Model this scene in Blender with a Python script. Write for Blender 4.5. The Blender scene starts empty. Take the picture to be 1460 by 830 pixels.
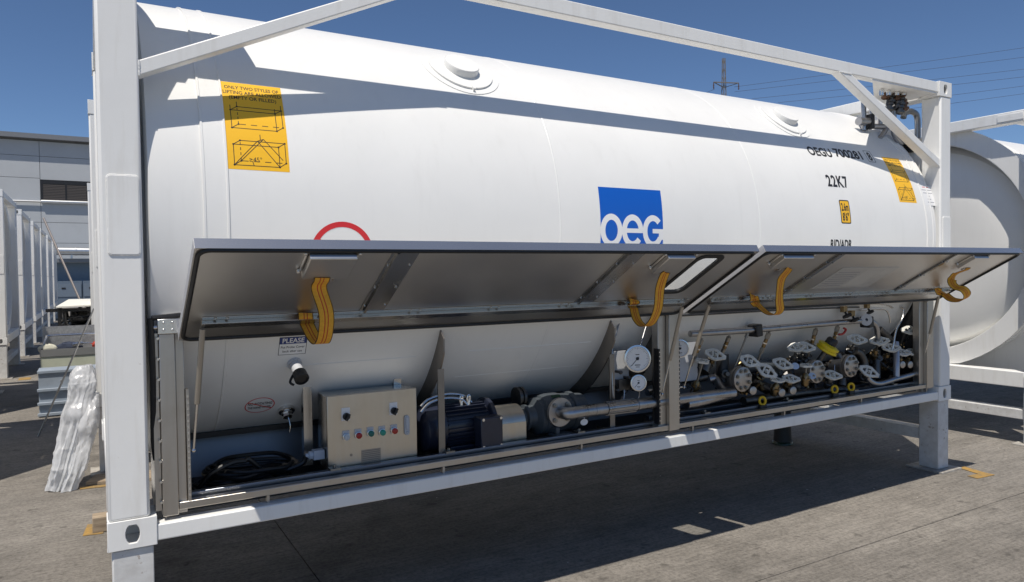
import bpy, bmesh, math, random
import numpy as np
from mathutils import Vector, Matrix
random.seed(7)
rng = np.random.default_rng(7)
scn = bpy.context.scene
COL = scn.collection
# ------------------------------------------------------------------ camera
# world: metres, origin at the lower front left corner of the tank container, x along it, y away from the viewer
GZ = -0.575                                   # ground level below the container's feet
CP = Vector((-0.01986, -3.23778, 1.09225)); YAW, PITCH, ROLL, FPX = 0.52925, -0.025514, -0.013067, 1017.3
PW, PH = 1460.0, 830.0
_f = Vector((math.sin(YAW)*math.cos(PITCH), math.cos(YAW)*math.cos(PITCH), math.sin(PITCH)))
_r = Vector((math.cos(YAW), -math.sin(YAW), 0)); _u = _r.cross(_f)
CR = math.cos(ROLL)*_r + math.sin(ROLL)*_u; CU = -math.sin(ROLL)*_r + math.cos(ROLL)*_u
cam = bpy.data.cameras.new('camera'); camo = bpy.data.objects.new('camera', cam); COL.objects.link(camo)
camo.matrix_world = Matrix(((CR.x, CU.x, -_f.x, CP.x), (CR.y, CU.y, -_f.y, CP.y), (CR.z, CU.z, -_f.z, CP.z), (0, 0, 0, 1)))
cam.sensor_width = 36.0; cam.lens = 36.0*FPX/PW; cam.clip_start = 0.05; cam.clip_end = 3000
scn.camera = camo
# ------------------------------------------------------------------ sky, sun, exposure
SUNV = Vector((-0.31, -0.335, 1.0)).normalized()      # towards the sun
EL = math.asin(SUNV.z); AZ = math.atan2(SUNV.x, SUNV.y)
w = bpy.data.worlds.new('World'); scn.world = w; w.use_nodes = True
nt = w.node_tree; sky = nt.nodes.new('ShaderNodeTexSky'); sky.sky_type = 'NISHITA'; sky.sun_disc = False
sky.sun_elevation = EL; sky.sun_rotation = AZ
sky.altitude = 2500; sky.air_density = 1.0; sky.dust_density = 0.05; sky.ozone_density = 6.5
bg = nt.nodes['Background']; bg.inputs['Strength'].default_value = 0.070
nt.links.new(sky.outputs[0], bg.inputs[0])
sl = bpy.data.lights.new('sun', 'SUN'); sl.energy = 3.4; sl.angle = math.radians(0.53); sl.color = (1.0, 0.94, 0.85)
so = bpy.data.objects.new('sun', sl); COL.objects.link(so); so.rotation_euler = SUNV.to_track_quat('Z', 'Y').to_euler()
so.location = (-6, -7, 20)
scn.view_settings.view_transform = 'Standard'; scn.view_settings.look = 'None'
scn.view_settings.gamma = 1.0; scn.view_settings.exposure = 0.42
scn.render.engine = 'CYCLES'
scn.cycles.max_bounces = 8; scn.cycles.diffuse_bounces = 5; scn.cycles.glossy_bounces = 4; scn.cycles.transparent_max_bounces = 8
scn.cycles.caustics_reflective = True; scn.cycles.blur_glossy = 1.0; scn.cycles.sample_clamp_indirect = 6.0; scn.cycles.caustics_refractive = False

def at(u, v, y):
    """point of the place at depth y that the photograph shows at pixel (u, v)"""
    d = (u-PW/2)/FPX*CR - (v-PH/2)/FPX*CU + _f
    t = (y-CP.y)/d.y
    return CP + d*t
# ------------------------------------------------------------------ materials
def mat(name, col, rough=0.5, metal=0.0, var=0.0, vscale=6.0, bump=0.0, bscale=60.0, stretch=None, col2=None, spec=0.5, detail=5.0, rvar=0.0, coat=0.0):
    m = bpy.data.materials.new(name); m.use_nodes = True; t = m.node_tree; N = t.nodes; L = t.links
    b = N['Principled BSDF']; c4 = (*col, 1)
    b.inputs['Base Color'].default_value = c4; b.inputs['Roughness'].default_value = rough; b.inputs['Metallic'].default_value = metal
    b.inputs['Specular IOR Level'].default_value = spec
    if coat: b.inputs['Coat Weight'].default_value = coat
    tc = N.new('ShaderNodeTexCoord'); mp = N.new('ShaderNodeMapping'); L.new(tc.outputs['Object'], mp.inputs[0])
    if stretch: mp.inputs['Scale'].default_value = stretch
    if var or col2 or rvar:
        n = N.new('ShaderNodeTexNoise'); n.inputs['Scale'].default_value = vscale; n.inputs['Detail'].default_value = detail; n.inputs['Roughness'].default_value = 0.6
        L.new(mp.outputs[0], n.inputs['Vector'])
        if var or col2:
            cr = N.new('ShaderNodeValToRGB'); e = cr.color_ramp.elements
            e[0].position = 0.35; e[1].position = 0.68
            c2 = col2 if col2 else tuple(max(0, c*(1-var)) for c in col)
            e[0].color = (*c2, 1); e[1].color = c4
            L.new(n.outputs['Fac'], cr.inputs[0]); L.new(cr.outputs[0], b.inputs['Base Color'])
        if rvar:
            mr = N.new('ShaderNodeMapRange'); mr.inputs['From Min'].default_value = 0.3; mr.inputs['From Max'].default_value = 0.7
            mr.inputs['To Min'].default_value = max(0.02, rough-rvar); mr.inputs['To Max'].default_value = min(1, rough+rvar)
            L.new(n.outputs['Fac'], mr.inputs[0]); L.new(mr.outputs[0], b.inputs['Roughness'])
    if bump:
        n2 = N.new('ShaderNodeTexNoise'); n2.inputs['Scale'].default_value = bscale; n2.inputs['Detail'].default_value = 3
        L.new(mp.outputs[0], n2.inputs['Vector'])
        bp = N.new('ShaderNodeBump'); bp.inputs['Strength'].default_value = bump; bp.inputs['Distance'].default_value = 0.01
        L.new(n2.outputs['Fac'], bp.inputs['Height']); L.new(bp.outputs[0], b.inputs['Normal'])
    return m
WHITE = mat('white_paint', (0.84, 0.835, 0.81), 0.38, 0, var=0.05, vscale=2.2, bump=0.03, bscale=40)
TANKW = mat('tank_white_paint', (0.82, 0.815, 0.79), 0.36, 0, var=0.05, vscale=1.6, bump=0.05, bscale=2.4, stretch=(1, 1, 1))
WORN = mat('worn_white_paint', (0.66, 0.66, 0.65), 0.55, 0, vscale=14, col2=(0.54, 0.53, 0.51), bump=0.1, bscale=50)
FOOTP = mat('dusty_foot_plate', (0.46, 0.44, 0.40), 0.7, 0, vscale=16, col2=(0.30, 0.27, 0.23), bump=0.15)
RUSTW = mat('rusty_scuffed_edge', (0.62, 0.55, 0.46), 0.7, 0, vscale=24, col2=(0.22, 0.10, 0.04), bump=0.2)
STEEL = mat('brushed_stainless', (0.52, 0.49, 0.45), 0.36, 1, var=0.06, vscale=4, stretch=(9, 9, 0.6), rvar=0.05)
SHEET = mat('stainless_sheet', (0.74, 0.72, 0.69), 0.35, 1, var=0.08, vscale=1.6, rvar=0.04)
SHEETD = mat('stainless_channel', (0.56, 0.55, 0.53), 0.24, 1, var=0.12, vscale=3, rvar=0.06, bump=0.02, bscale=8)
EDGE2 = mat('sunlit_side_edge', (0.52, 0.52, 0.53), 0.5, 0.3)  # lit copy of the edge metal, made matte so side faces look sunlit
EDGE = mat('aluminium_edge', (0.56, 0.56, 0.57), 0.24, 0.85, var=0.05, vscale=3)
BRIGHT = mat('bright_metal', (0.72, 0.71, 0.69), 0.25, 1)
PIPE = mat('pickled_steel_pipe', (0.44, 0.44, 0.45), 0.33, 1, var=0.25, vscale=14, rvar=0.1)
PIPED = mat('dark_pipe', (0.16, 0.155, 0.15), 0.45, 1, var=0.3, vscale=18)
BOLT = mat('bolt_steel', (0.30, 0.29, 0.27), 0.4, 1)
BRASS = mat('brass', (0.32, 0.23, 0.12), 0.38, 1, var=0.4, vscale=25)
RUBBER = mat('black_rubber', (0.012, 0.012, 0.013), 0.45, 0, bump=0.05)
CABLE = mat('black_cable', (0.010, 0.010, 0.011), 0.38, 0)
BLACK = mat('black_steel', (0.018, 0.018, 0.02), 0.45, 0.0, var=0.3)
RELV = mat('brown_valve_bronze', (0.20, 0.11, 0.07), 0.45, 0.8, var=0.4, vscale=25)
NAVY = mat('navy_paint', (0.022, 0.027, 0.048), 0.32, 0, var=0.25, vscale=12, coat=0.2)
GREYP = mat('grey_pump_paint', (0.070, 0.082, 0.092), 0.42, 0, var=0.18, vscale=14, bump=0.06, bscale=70)
SADDLE = mat('saddle_steel', (0.30, 0.275, 0.25), 0.40, 1, var=0.2, vscale=5)
FLOORM = mat('dark_tray_steel', (0.045, 0.047, 0.05), 0.45, 0.6, var=0.3, vscale=5)
BACKM = mat('grey_back_panel', (0.25, 0.25, 0.255), 0.4, 0.7, var=0.12, vscale=3)
SILLM = mat('aluminium_rail', (0.30, 0.32, 0.36), 0.30, 1, var=0.1, vscale=6)
GREYPL = mat('pale_grey_plastic', (0.50, 0.51, 0.53), 0.5)
CAPM = mat('pale_cap_plastic', (0.70, 0.72, 0.75), 0.5)
HANDLE = mat('white_cast_handle', (0.76, 0.75, 0.69), 0.5, 0, var=0.25, vscale=30, bump=0.1)
FLANGE = mat('flange_steel', (0.50, 0.46, 0.42), 0.42, 0.8, var=0.15, vscale=20, bump=0.08, bscale=90)
YELLOWP = mat('yellow_gloss_paint', (0.80, 0.62, 0.015), 0.3, 0, var=0.1)
YRING = mat('yellow_ring_paint', (0.78, 0.50, 0.01), 0.45, 0, var=0.15, vscale=30)
STICKY = mat('orange_yellow_vinyl', (0.90, 0.50, 0.022), 0.38, 0)
INK = mat('black_print', (0.015, 0.015, 0.017), 0.5)
BLUEP = mat('blue_vinyl', (0.006, 0.105, 0.50), 0.35)
REDP = mat('red_vinyl', (0.62, 0.025, 0.03), 0.4)
NAVYP = mat('navy_print', (0.02, 0.045, 0.20), 0.4)
PAPER = mat('white_vinyl', (0.80, 0.80, 0.80), 0.42)
GREYINK = mat('grey_print', (0.33, 0.33, 0.36), 0.6)
BTN = {k: mat(k+'_button', c, 0.3) for k, c in dict(white=(0.5, 0.53, 0.55), red=(0.35, 0.012, 0.012), green=(0.005, 0.13, 0.11), teal=(0.02, 0.28, 0.20), scarlet=(0.42, 0.03, 0.02)).items()}
STRAPY = mat('yellow_webbing', (0.82, 0.42, 0.035), 0.75, 0, var=0.18, vscale=90, bump=0.3, bscale=300)
STRAPR = mat('red_webbing_stripe', (0.50, 0.06, 0.02), 0.75)
STRAPK = mat('dark_webbing_edge', (0.10, 0.05, 0.01), 0.8)
BOXBR = mat('brushed_box_steel', (0.62, 0.56, 0.47), 0.36, 1, var=0.07, vscale=2, stretch=(14, 1, 1), rvar=0.06)
WOOD = mat('weathered_wood', (0.42, 0.33, 0.23), 0.8, 0, vscale=8, col2=(0.24, 0.18, 0.12), stretch=(1, 6, 6), bump=0.2)
YMARK = mat('worn_yellow_road_paint', (0.42, 0.24, 0.05), 0.75, 0, vscale=22, col2=(0.24, 0.17, 0.08), bump=0.1)
FACADE = mat('grey_facade_panel', (0.47, 0.49, 0.51), 0.7, 0, var=0.08, vscale=0.6, bump=0.02)
FACADED = mat('grey_parapet_metal', (0.22, 0.225, 0.235), 0.5, 0.3)
LOUVRE = mat('dark_louvre', (0.10, 0.085, 0.075), 0.5)
LOWALL = mat('blue_grey_lower_wall', (0.20, 0.25, 0.30), 0.6, 0, var=0.1)
DUCT = mat('silver_duct', (0.62, 0.63, 0.64), 0.35, 0.9, var=0.1)
PALEGREEN = mat('pale_green_paint', (0.53, 0.55, 0.43), 0.5, 0, var=0.1, vscale=8)
BINBLUE = mat('blue_grey_bin_paint', (0.33, 0.38, 0.44), 0.5, 0, var=0.15, vscale=5)
GALV = mat('galvanised_sheet', (0.52, 0.52, 0.52), 0.45, 0.7, vscale=35, col2=(0.36, 0.36, 0.36))
PLASTIC = mat('crumpled_white_plastic', (0.90, 0.90, 0.90), 0.2, 0, var=0.1, vscale=7, bump=0.9, bscale=34, stretch=(1, 1, 0.45), coat=0.4)
DKGREEN = mat('dark_green_paint', (0.012, 0.035, 0.022), 0.25)
REDCL = mat('red_cloth', (0.45, 0.05, 0.03), 0.8)
BLUECL = mat('dark_blue_cloth', (0.03, 0.04, 0.07), 0.85)
CREAMCL = mat('cream_cloth', (0.62, 0.60, 0.48), 0.85)
PYLON = mat('galvanised_lattice', (0.22, 0.20, 0.18), 0.6, 0.3)
WIRE = mat('dark_wire', (0.06, 0.07, 0.10), 0.6)
def concrete():
    m = bpy.data.materials.new('weathered_concrete'); m.use_nodes = True; t = m.node_tree; N = t.nodes; L = t.links; b = N['Principled BSDF']
    g = N.new('ShaderNodeNewGeometry')
    def noise(scale, detail=6, rough=0.6, st=None, rot=0):
        mp = N.new('ShaderNodeMapping'); L.new(g.outputs['Position'], mp.inputs[0])
        if st: mp.inputs['Scale'].default_value = st
        mp.inputs['Rotation'].default_value = (0, 0, rot)
        n = N.new('ShaderNodeTexNoise'); n.inputs['Scale'].default_value = scale; n.inputs['Detail'].default_value = detail; n.inputs['Roughness'].default_value = rough
        L.new(mp.outputs[0], n.inputs['Vector']); return n
    def ramp(n, a, ca, b_, cb):
        r = N.new('ShaderNodeValToRGB'); e = r.color_ramp.elements; e[0].position = a; e[0].color = (ca, ca, ca, 1); e[1].position = b_; e[1].color = (cb, cb, cb, 1)
        L.new(n.outputs['Fac'], r.inputs[0]); return r
    def mul(a, b_, f=1.0):
        x = N.new('ShaderNodeMixRGB'); x.blend_type = 'MULTIPLY'; x.inputs[0].default_value = f
        L.new(a, x.inputs[1]); L.new(b_, x.inputs[2]); return x.outputs[0]
    base = N.new('ShaderNodeValToRGB'); e = base.color_ramp.elements
    e[0].position = 0.3; e[0].color = (0.238, 0.216, 0.188, 1); e[1].position = 0.72; e[1].color = (0.282, 0.259, 0.228, 1)
    L.new(noise(0.8, 8, 0.65).outputs['Fac'], base.inputs[0])
    c = base.outputs[0]
    c = mul(c, ramp(noise(0.35, 5, 0.6), 0.36, 0.82, 0.62, 1.06).outputs[0])
    c = mul(c, ramp(noise(5.5, 6, 0.7), 0.30, 0.84, 0.60, 1.05).outputs[0])
    c = mul(c, ramp(noise(42, 4, 0.75), 0.33, 0.66, 0.56, 1.08).outputs[0])
    c = mul(c, ramp(noise(30, 4, 0.7, (0.10, 1.9, 1), 0.12), 0.36, 0.80, 0.58, 1.04).outputs[0])
    c = mul(c, ramp(noise(9, 3, 0.5), 0.27, 0.62, 0.36, 1.0).outputs[0])
    c = mul(c, ramp(noise(1.15, 5, 0.62), 0.30, 0.66, 0.42, 1.0).outputs[0]); c = mul(c, ramp(noise(0.9, 4, 0.55, (0.25, 1.6, 1), 0.1), 0.36, 0.84, 0.5, 1.0).outputs[0])
    L.new(c, b.inputs['Base Color']); b.inputs['Roughness'].default_value = 0.85; b.inputs['Specular IOR Level'].default_value = 0.3
    n2 = noise(38, 5, 0.75, (0.14, 1.7, 1), 0.12); bp = N.new('ShaderNodeBump'); bp.inputs['Strength'].default_value = 0.5; bp.inputs['Distance'].default_value = 0.012
    L.new(n2.outputs['Fac'], bp.inputs['Height'])
    n3 = noise(70, 4, 0.7); bp2 = N.new('ShaderNodeBump'); bp2.inputs['Strength'].default_value = 0.4; bp2.inputs['Distance'].default_value = 0.008
    L.new(n3.outputs['Fac'], bp2.inputs['Height']); L.new(bp.outputs[0], bp2.inputs['Normal']); L.new(bp2.outputs[0], b.inputs['Normal'])
    return m
CONC = concrete()
def glass(name, tint, gl=0.06):
    m = bpy.data.materials.new(name); m.use_nodes = True; t = m.node_tree; N = t.nodes; L = t.links
    for n in list(N): N.remove(n)
    o = N.new('ShaderNodeOutputMaterial'); tr = N.new('ShaderNodeBsdfTransparent'); tr.inputs[0].default_value = (*tint, 1)
    g = N.new('ShaderNodeBsdfGlossy'); g.inputs['Roughness'].default_value = 0.05; mx = N.new('ShaderNodeMixShader'); mx.inputs[0].default_value = gl
    L.new(tr.outputs[0], mx.inputs[1]); L.new(g.outputs[0], mx.inputs[2]); L.new(mx.outputs[0], o.inputs[0]); return m
def film(m):
    t = m.node_tree; N = t.nodes; L = t.links; o = [n for n in N if n.type == 'OUTPUT_MATERIAL'][0]; b = N['Principled BSDF']
    tr = N.new('ShaderNodeBsdfTransparent'); tl = N.new('ShaderNodeBsdfTranslucent'); tl.inputs[0].default_value = (0.8, 0.81, 0.82, 1)
    a = N.new('ShaderNodeMixShader'); a.inputs[0].default_value = 0.35; c = N.new('ShaderNodeMixShader'); c.inputs[0].default_value = 0.24
    L.new(b.outputs[0], a.inputs[1]); L.new(tl.outputs[0], a.inputs[2]); L.new(a.outputs[0], c.inputs[1]); L.new(tr.outputs[0], c.inputs[2]); L.new(c.outputs[0], o.inputs[0])
film(PLASTIC)
def wear(m, st, sc, lo, hi, col, amt):
    t = m.node_tree; N = t.nodes; L = t.links; b = N['Principled BSDF']; src = b.inputs['Base Color'].links[0].from_socket
    tc = N.new('ShaderNodeTexCoord'); mp = N.new('ShaderNodeMapping'); mp.inputs['Scale'].default_value = st; L.new(tc.outputs['Object'], mp.inputs[0])
    n = N.new('ShaderNodeTexNoise'); n.inputs['Scale'].default_value = sc; n.inputs['Detail'].default_value = 6; n.inputs['Roughness'].default_value = 0.65; L.new(mp.outputs[0], n.inputs['Vector'])
    r = N.new('ShaderNodeMapRange'); r.inputs['From Min'].default_value = lo; r.inputs['From Max'].default_value = hi; r.inputs['To Max'].default_value = amt; L.new(n.outputs['Fac'], r.inputs[0])
    x = N.new('ShaderNodeMixRGB'); x.inputs[2].default_value = (*col, 1); L.new(r.outputs[0], x.inputs[0]); L.new(src, x.inputs[1]); L.new(x.outputs[0], b.inputs['Base Color'])
wear(WHITE, (1, 1, 1), 34, 0.70, 0.80, (0.36, 0.32, 0.27), 0.8)        # small chips and scuffs
wear(WHITE, (3, 3, 0.35), 5, 0.52, 0.80, (0.60, 0.57, 0.51), 0.45)     # rain streaks
wear(TANKW, (6, 6, 0.5), 2.2, 0.54, 0.80, (0.64, 0.63, 0.60), 0.24)
wear(TANKW, (1, 1, 1), 46, 0.735, 0.80, (0.45, 0.42, 0.38), 0.7)
wear(WORN, (1, 1, 1), 30, 0.62, 0.72, (0.22, 0.15, 0.10), 0.85)
wear(STEEL, (1, 1, 1), 5, 0.50, 0.75, (0.40, 0.36, 0.31), 0.5)
wear(BOXBR, (1, 1, 1), 7, 0.52, 0.78, (0.46, 0.40, 0.32), 0.5)
GLASS = glass('clear_pane', (0.93, 0.94, 0.94))
# ------------------------------------------------------------------ mesh helpers
class MB:
    def __init__(s): s.v = []; s.f = []; s.m = []
    def add(s, vs, fs, m=0):
        k = len(s.v); s.v += [tuple(v) for v in vs]
        for f in fs: s.f.append(tuple(i+k for i in f)); s.m.append(m)
        return s
    def hexa(s, P, m=0):
        return s.add(P, [(0, 3, 2, 1), (4, 5, 6, 7), (0, 1, 5, 4), (1, 2, 6, 5), (2, 3, 7, 6), (3, 0, 4, 7)], m)
    def box(s, x0, x1, y0, y1, z0, z1, m=0):
        return s.hexa([(x0, y0, z0), (x1, y0, z0), (x1, y1, z0), (x0, y1, z0), (x0, y0, z1), (x1, y0, z1), (x1, y1, z1), (x0, y1, z1)], m)
    def obox(s, o, ax, ay, az, x0, x1, y0, y1, z0, z1, m=0):
        o, ax, ay, az = Vector(o), Vector(ax), Vector(ay), Vector(az)
        P = [o+ax*x+ay*y+az*z for z in (z0, z1) for x, y in ((x0, y0), (x1, y0), (x1, y1), (x0, y1))]
        return s.hexa(P, m)
    def bar(s, a, b, wy, h, up=(0, 1, 0), m=0):
        """bar of rectangular section from a to b; wy along 'up', h across"""
        a, b = Vector(a), Vector(b); d = (b-a).normalized(); u = Vector(up); u = (u-d*u.dot(d)).normalized(); n = d.cross(u)
        return s.obox(a, d, u, n, 0, (b-a).length, -wy/2, wy/2, -h/2, h/2, m)
    def tube(s, pts, r, n=10, m=0, caps=True, closed=False):
        P = [Vector(p) for p in pts]; N = len(P); rr = r if isinstance(r, (list, tuple)) else [r]*N
        T = []
        for i in range(N):
            if closed: d = P[(i+1) % N]-P[i-1]
            else: d = P[min(i+1, N-1)]-P[max(i-1, 0)]
            T.append(d.normalized() if d.length > 1e-9 else (T[-1] if T else Vector((1, 0, 0))))
        a = Vector((0, 0, 1)) if abs(T[0].z) < 0.9 else Vector((1, 0, 0))
        u = (a-T[0]*a.dot(T[0])).normalized(); vs = []
        for i in range(N):
            u = (u-T[i]*u.dot(T[i])).normalized(); w_ = T[i].cross(u)
            for k in range(n):
                t = 2*math.pi*k/n; vs.append(P[i]+(u*math.cos(t)+w_*math.sin(t))*rr[i])
        fs = []
        for i in range(N if closed else N-1):
            j = (i+1) % N
            for k in range(n): fs.append((i*n+k, i*n+(k+1) % n, j*n+(k+1) % n, j*n+k))
        if caps and not closed: fs.append(tuple(range(n-1, -1, -1))); fs.append(tuple((N-1)*n+k for k in range(n)))
        return s.add(vs, fs, m)
    def lathe(s, o, axis, prof, n=24, m=0, cap0=True, cap1=True, closed=False):
        """prof: list of (h along axis, radius)"""
        o = Vector(o); ax = Vector(axis).normalized(); a = Vector((0, 0, 1)) if abs(ax.z) < 0.9 else Vector((1, 0, 0))
        u = (a-ax*a.dot(ax)).normalized(); w_ = ax.cross(u); vs = []
        for h, r in prof:
            for k in range(n):
                t = 2*math.pi*k/n; vs.append(o+ax*h+(u*math.cos(t)+w_*math.sin(t))*r)
        fs = []; N = len(prof)
        for i in range(N if closed else N-1):
            j = (i+1) % N
            for k in range(n): fs.append((i*n+k, i*n+(k+1) % n, j*n+(k+1) % n, j*n+k))
        if not closed:
            if cap0: fs.append(tuple(range(n-1, -1, -1)))
            if cap1: fs.append(tuple((N-1)*n+k for k in range(n)))
        return s.add(vs, fs, m)
    def prism(s, poly, o, ax, ay, az, h0, h1, m=0):
        o, ax, ay, az = Vector(o), Vector(ax), Vector(ay), Vector(az); n = len(poly)
        vs = [o+ax*x+ay*y+az*h for h in (h0, h1) for x, y in poly]
        fs = [tuple(range(n-1, -1, -1)), tuple(range(n, 2*n))]+[(i, (i+1) % n, n+(i+1) % n, n+i) for i in range(n)]
        return s.add(vs, fs, m)
    def ringprism(s, outer, inner, o, ax, ay, az, h0, h1, m=0):
        """frame between two outlines with the same number of points"""
        o, ax, ay, az = Vector(o), Vector(ax), Vector(ay), Vector(az); n = len(outer)
        vs = [o+ax*x+ay*y+az*h for h in (h0, h1) for x, y in list(outer)+list(inner)]
        fs = []
        for i in range(n):
            j = (i+1) % n
            fs += [(i, n+i, n+j, j), (2*n+i, 2*n+j, 3*n+j, 3*n+i), (i, j, 2*n+j, 2*n+i), (n+i, 3*n+i, 3*n+j, n+j)]
        return s.add(vs, fs, m)
    def ball(s, c, r, n=10, m=0, sz=(1, 1, 1)):
        vs = []; fs = []; R = n//2
        c = Vector(c)
        for i in range(R+1):
            ph = math.pi*i/R
            for k in range(n):
                t = 2*math.pi*k/n; vs.append(c+Vector((math.sin(ph)*math.cos(t)*sz[0], math.sin(ph)*math.sin(t)*sz[1], math.cos(ph)*sz[2]))*r)
        for i in range(R):
            for k in range(n): fs.append((i*n+k, (i+1)*n+k, (i+1)*n+(k+1) % n, i*n+(k+1) % n))
        return s.add(vs, fs, m)
    def mesh(s, name, mats, off=(0, 0, 0), angle=41, fix=True):
        me = bpy.data.meshes.new(name); o = Vector(off)
        me.from_pydata([tuple(Vector(v)-o) for v in s.v], [], s.f)
        mats = mats if isinstance(mats, (list, tuple)) else [mats]
        for mm in mats: me.materials.append(mm)
        me.polygons.foreach_set('material_index', s.m)
        if fix:
            b = bmesh.new(); b.from_mesh(me); bmesh.ops.remove_doubles(b, verts=b.verts, dist=1e-6); bmesh.ops.recalc_face_normals(b, faces=b.faces); b.to_mesh(me); b.free()
        me.polygons.foreach_set('use_smooth', [True]*len(me.polygons))
        me.set_sharp_from_angle(angle=math.radians(angle)); me.update(); return me
    def build(s, name, mats, parent=None, bevel=0, **kw):
        off = kw.pop('off', None)
        if off is None: off = parent['_o'] if parent is not None and '_o' in parent else (0, 0, 0)
        me = s.mesh(name, mats, off, kw.pop('angle', 41), kw.pop('fix', True))
        return place(me, name, parent, bevel=bevel, **kw)
def place(me, name, parent=None, loc=(0, 0, 0), bevel=0, rot=None, label=None, cat=None, group=None, kind=None):
    o = bpy.data.objects.new(name, me); COL.objects.link(o); o.location = loc
    if rot is not None: o.rotation_euler = rot
    if parent is not None:
        o.parent = parent
        if '_o' in parent: o['_o'] = list(parent['_o'])
    if bevel:
        md = o.modifiers.new('bevel', 'BEVEL'); md.width = bevel; md.segments = 2; md.limit_method = 'ANGLE'; md.angle_limit = math.radians(50)
    tag(o, label, cat, group, kind); return o
def tag(o, label=None, cat=None, group=None, kind=None):
    if label: o['label'] = label
    if cat: o['category'] = cat
    if group: o['group'] = group
    if kind: o['kind'] = kind
    return o
def thing(name, label, cat, loc=(0, 0, 0), group=None):
    o = bpy.data.objects.new(name, None); COL.objects.link(o); o.location = loc; o['_o'] = list(loc); o.empty_display_size = 0.1
    return tag(o, label, cat, group)
def copy_tree(o, parent=None):
    c = o.copy(); COL.objects.link(c)
    if parent is not None: c.parent = parent
    for ch in list(o.children): copy_tree(ch, c)
    return c
def spline(P, k=6, closed=False):
    P = [Vector(p) for p in P]; n = len(P); out = []
    g = (lambda i: P[i % n]) if closed else (lambda i: P[min(max(i, 0), n-1)])
    for i in range(n if closed else n-1):
        a, b, c, d = g(i-1), g(i), g(i+1), g(i+2)
        for j in range(k):
            t = j/k
            out.append(0.5*((2*b)+(c-a)*t+(2*a-5*b+4*c-d)*t*t+(3*b-a-3*c+d)*t**3))
    if not closed: out.append(P[-1])
    return out
def rrect(x0, x1, y0, y1, r, n=5):
    P = []
    for cx, cy, a0 in ((x1-r, y1-r, 0), (x0+r, y1-r, 90), (x0+r, y0+r, 180), (x1-r, y0+r, 270)):
        for i in range(n+1):
            a = math.radians(a0+90*i/n); P.append((cx+r*math.cos(a), cy+r*math.sin(a)))
    return P
def ell(cx, cy, rx, ry, n=32): return [(cx+rx*math.cos(2*math.pi*i/n), cy+ry*math.sin(2*math.pi*i/n)) for i in range(n)]
# ------------------------------------------------------------------ the ground
TR, TZ, TY = 1.2, 1.345, 1.219                # tank radius and axis
MB().box(-450, 450, -60, 900, GZ-0.6, GZ-0.02).build('ground', CONC, kind='structure')
gnd = bpy.data.objects['ground']
SX, SY, X0, Y0 = 9.2, 4.4, -26.6, -9.43
for i in range(8):
    for j in range(14):
        x, y = X0+i*SX, Y0+j*SY
        if abs(x-8) > 30: continue
        g = 0.0035
        MB().box(x+g, x+SX-g, y+g, y+SY-g, GZ-0.018, GZ).build('concrete_slab', CONC, gnd)
def mark(pts):
    m = MB(); m.prism(pts, (0, 0, 0), (1, 0, 0), (0, 1, 0), (0, 0, 1), GZ+0.002, GZ+0.005)
    return m.build('yellow_marking', YMARK, kind='structure')
mark([(5.93, -0.27), (6.15, -0.29), (6.15, -0.22), (6.2, -0.03), (6.12, -0.03), (6.07, -0.205), (5.94, -0.19)])
mark([(-0.125, 2.12), (-0.01, 2.10), (-0.0, 2.33), (-0.1, 2.35)])
mark([(-0.16, 3.32), (0.1, 3.28), (0.1, 3.34), (-0.16, 3.39)])
mark([(-1.15, 11.0), (-0.98, 10.97), (-0.98, 11.3), (-1.15, 11.33)])
# scattered grit and scraps
m = MB()
for k in range(420):
    x = random.uniform(-1.5, 9); y = random.uniform(-2.2, 3.2); s_ = random.uniform(0.002, 0.007); a = random.uniform(0, 6)
    ax = Vector((math.cos(a), math.sin(a), 0)); ay = Vector((-ax.y, ax.x, 0))
    m.obox((x, y, GZ), ax, ay, (0, 0, 1), -s_, s_, -s_*0.6, s_*0.6, 0, s_*0.5, 0 if k % 4 else 1)
m.build('grit', [mat('grit_stone', (0.2, 0.18, 0.15), 0.9), mat('grit_scrap', (0.55, 0.53, 0.48), 0.8)], kind='stuff')
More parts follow.
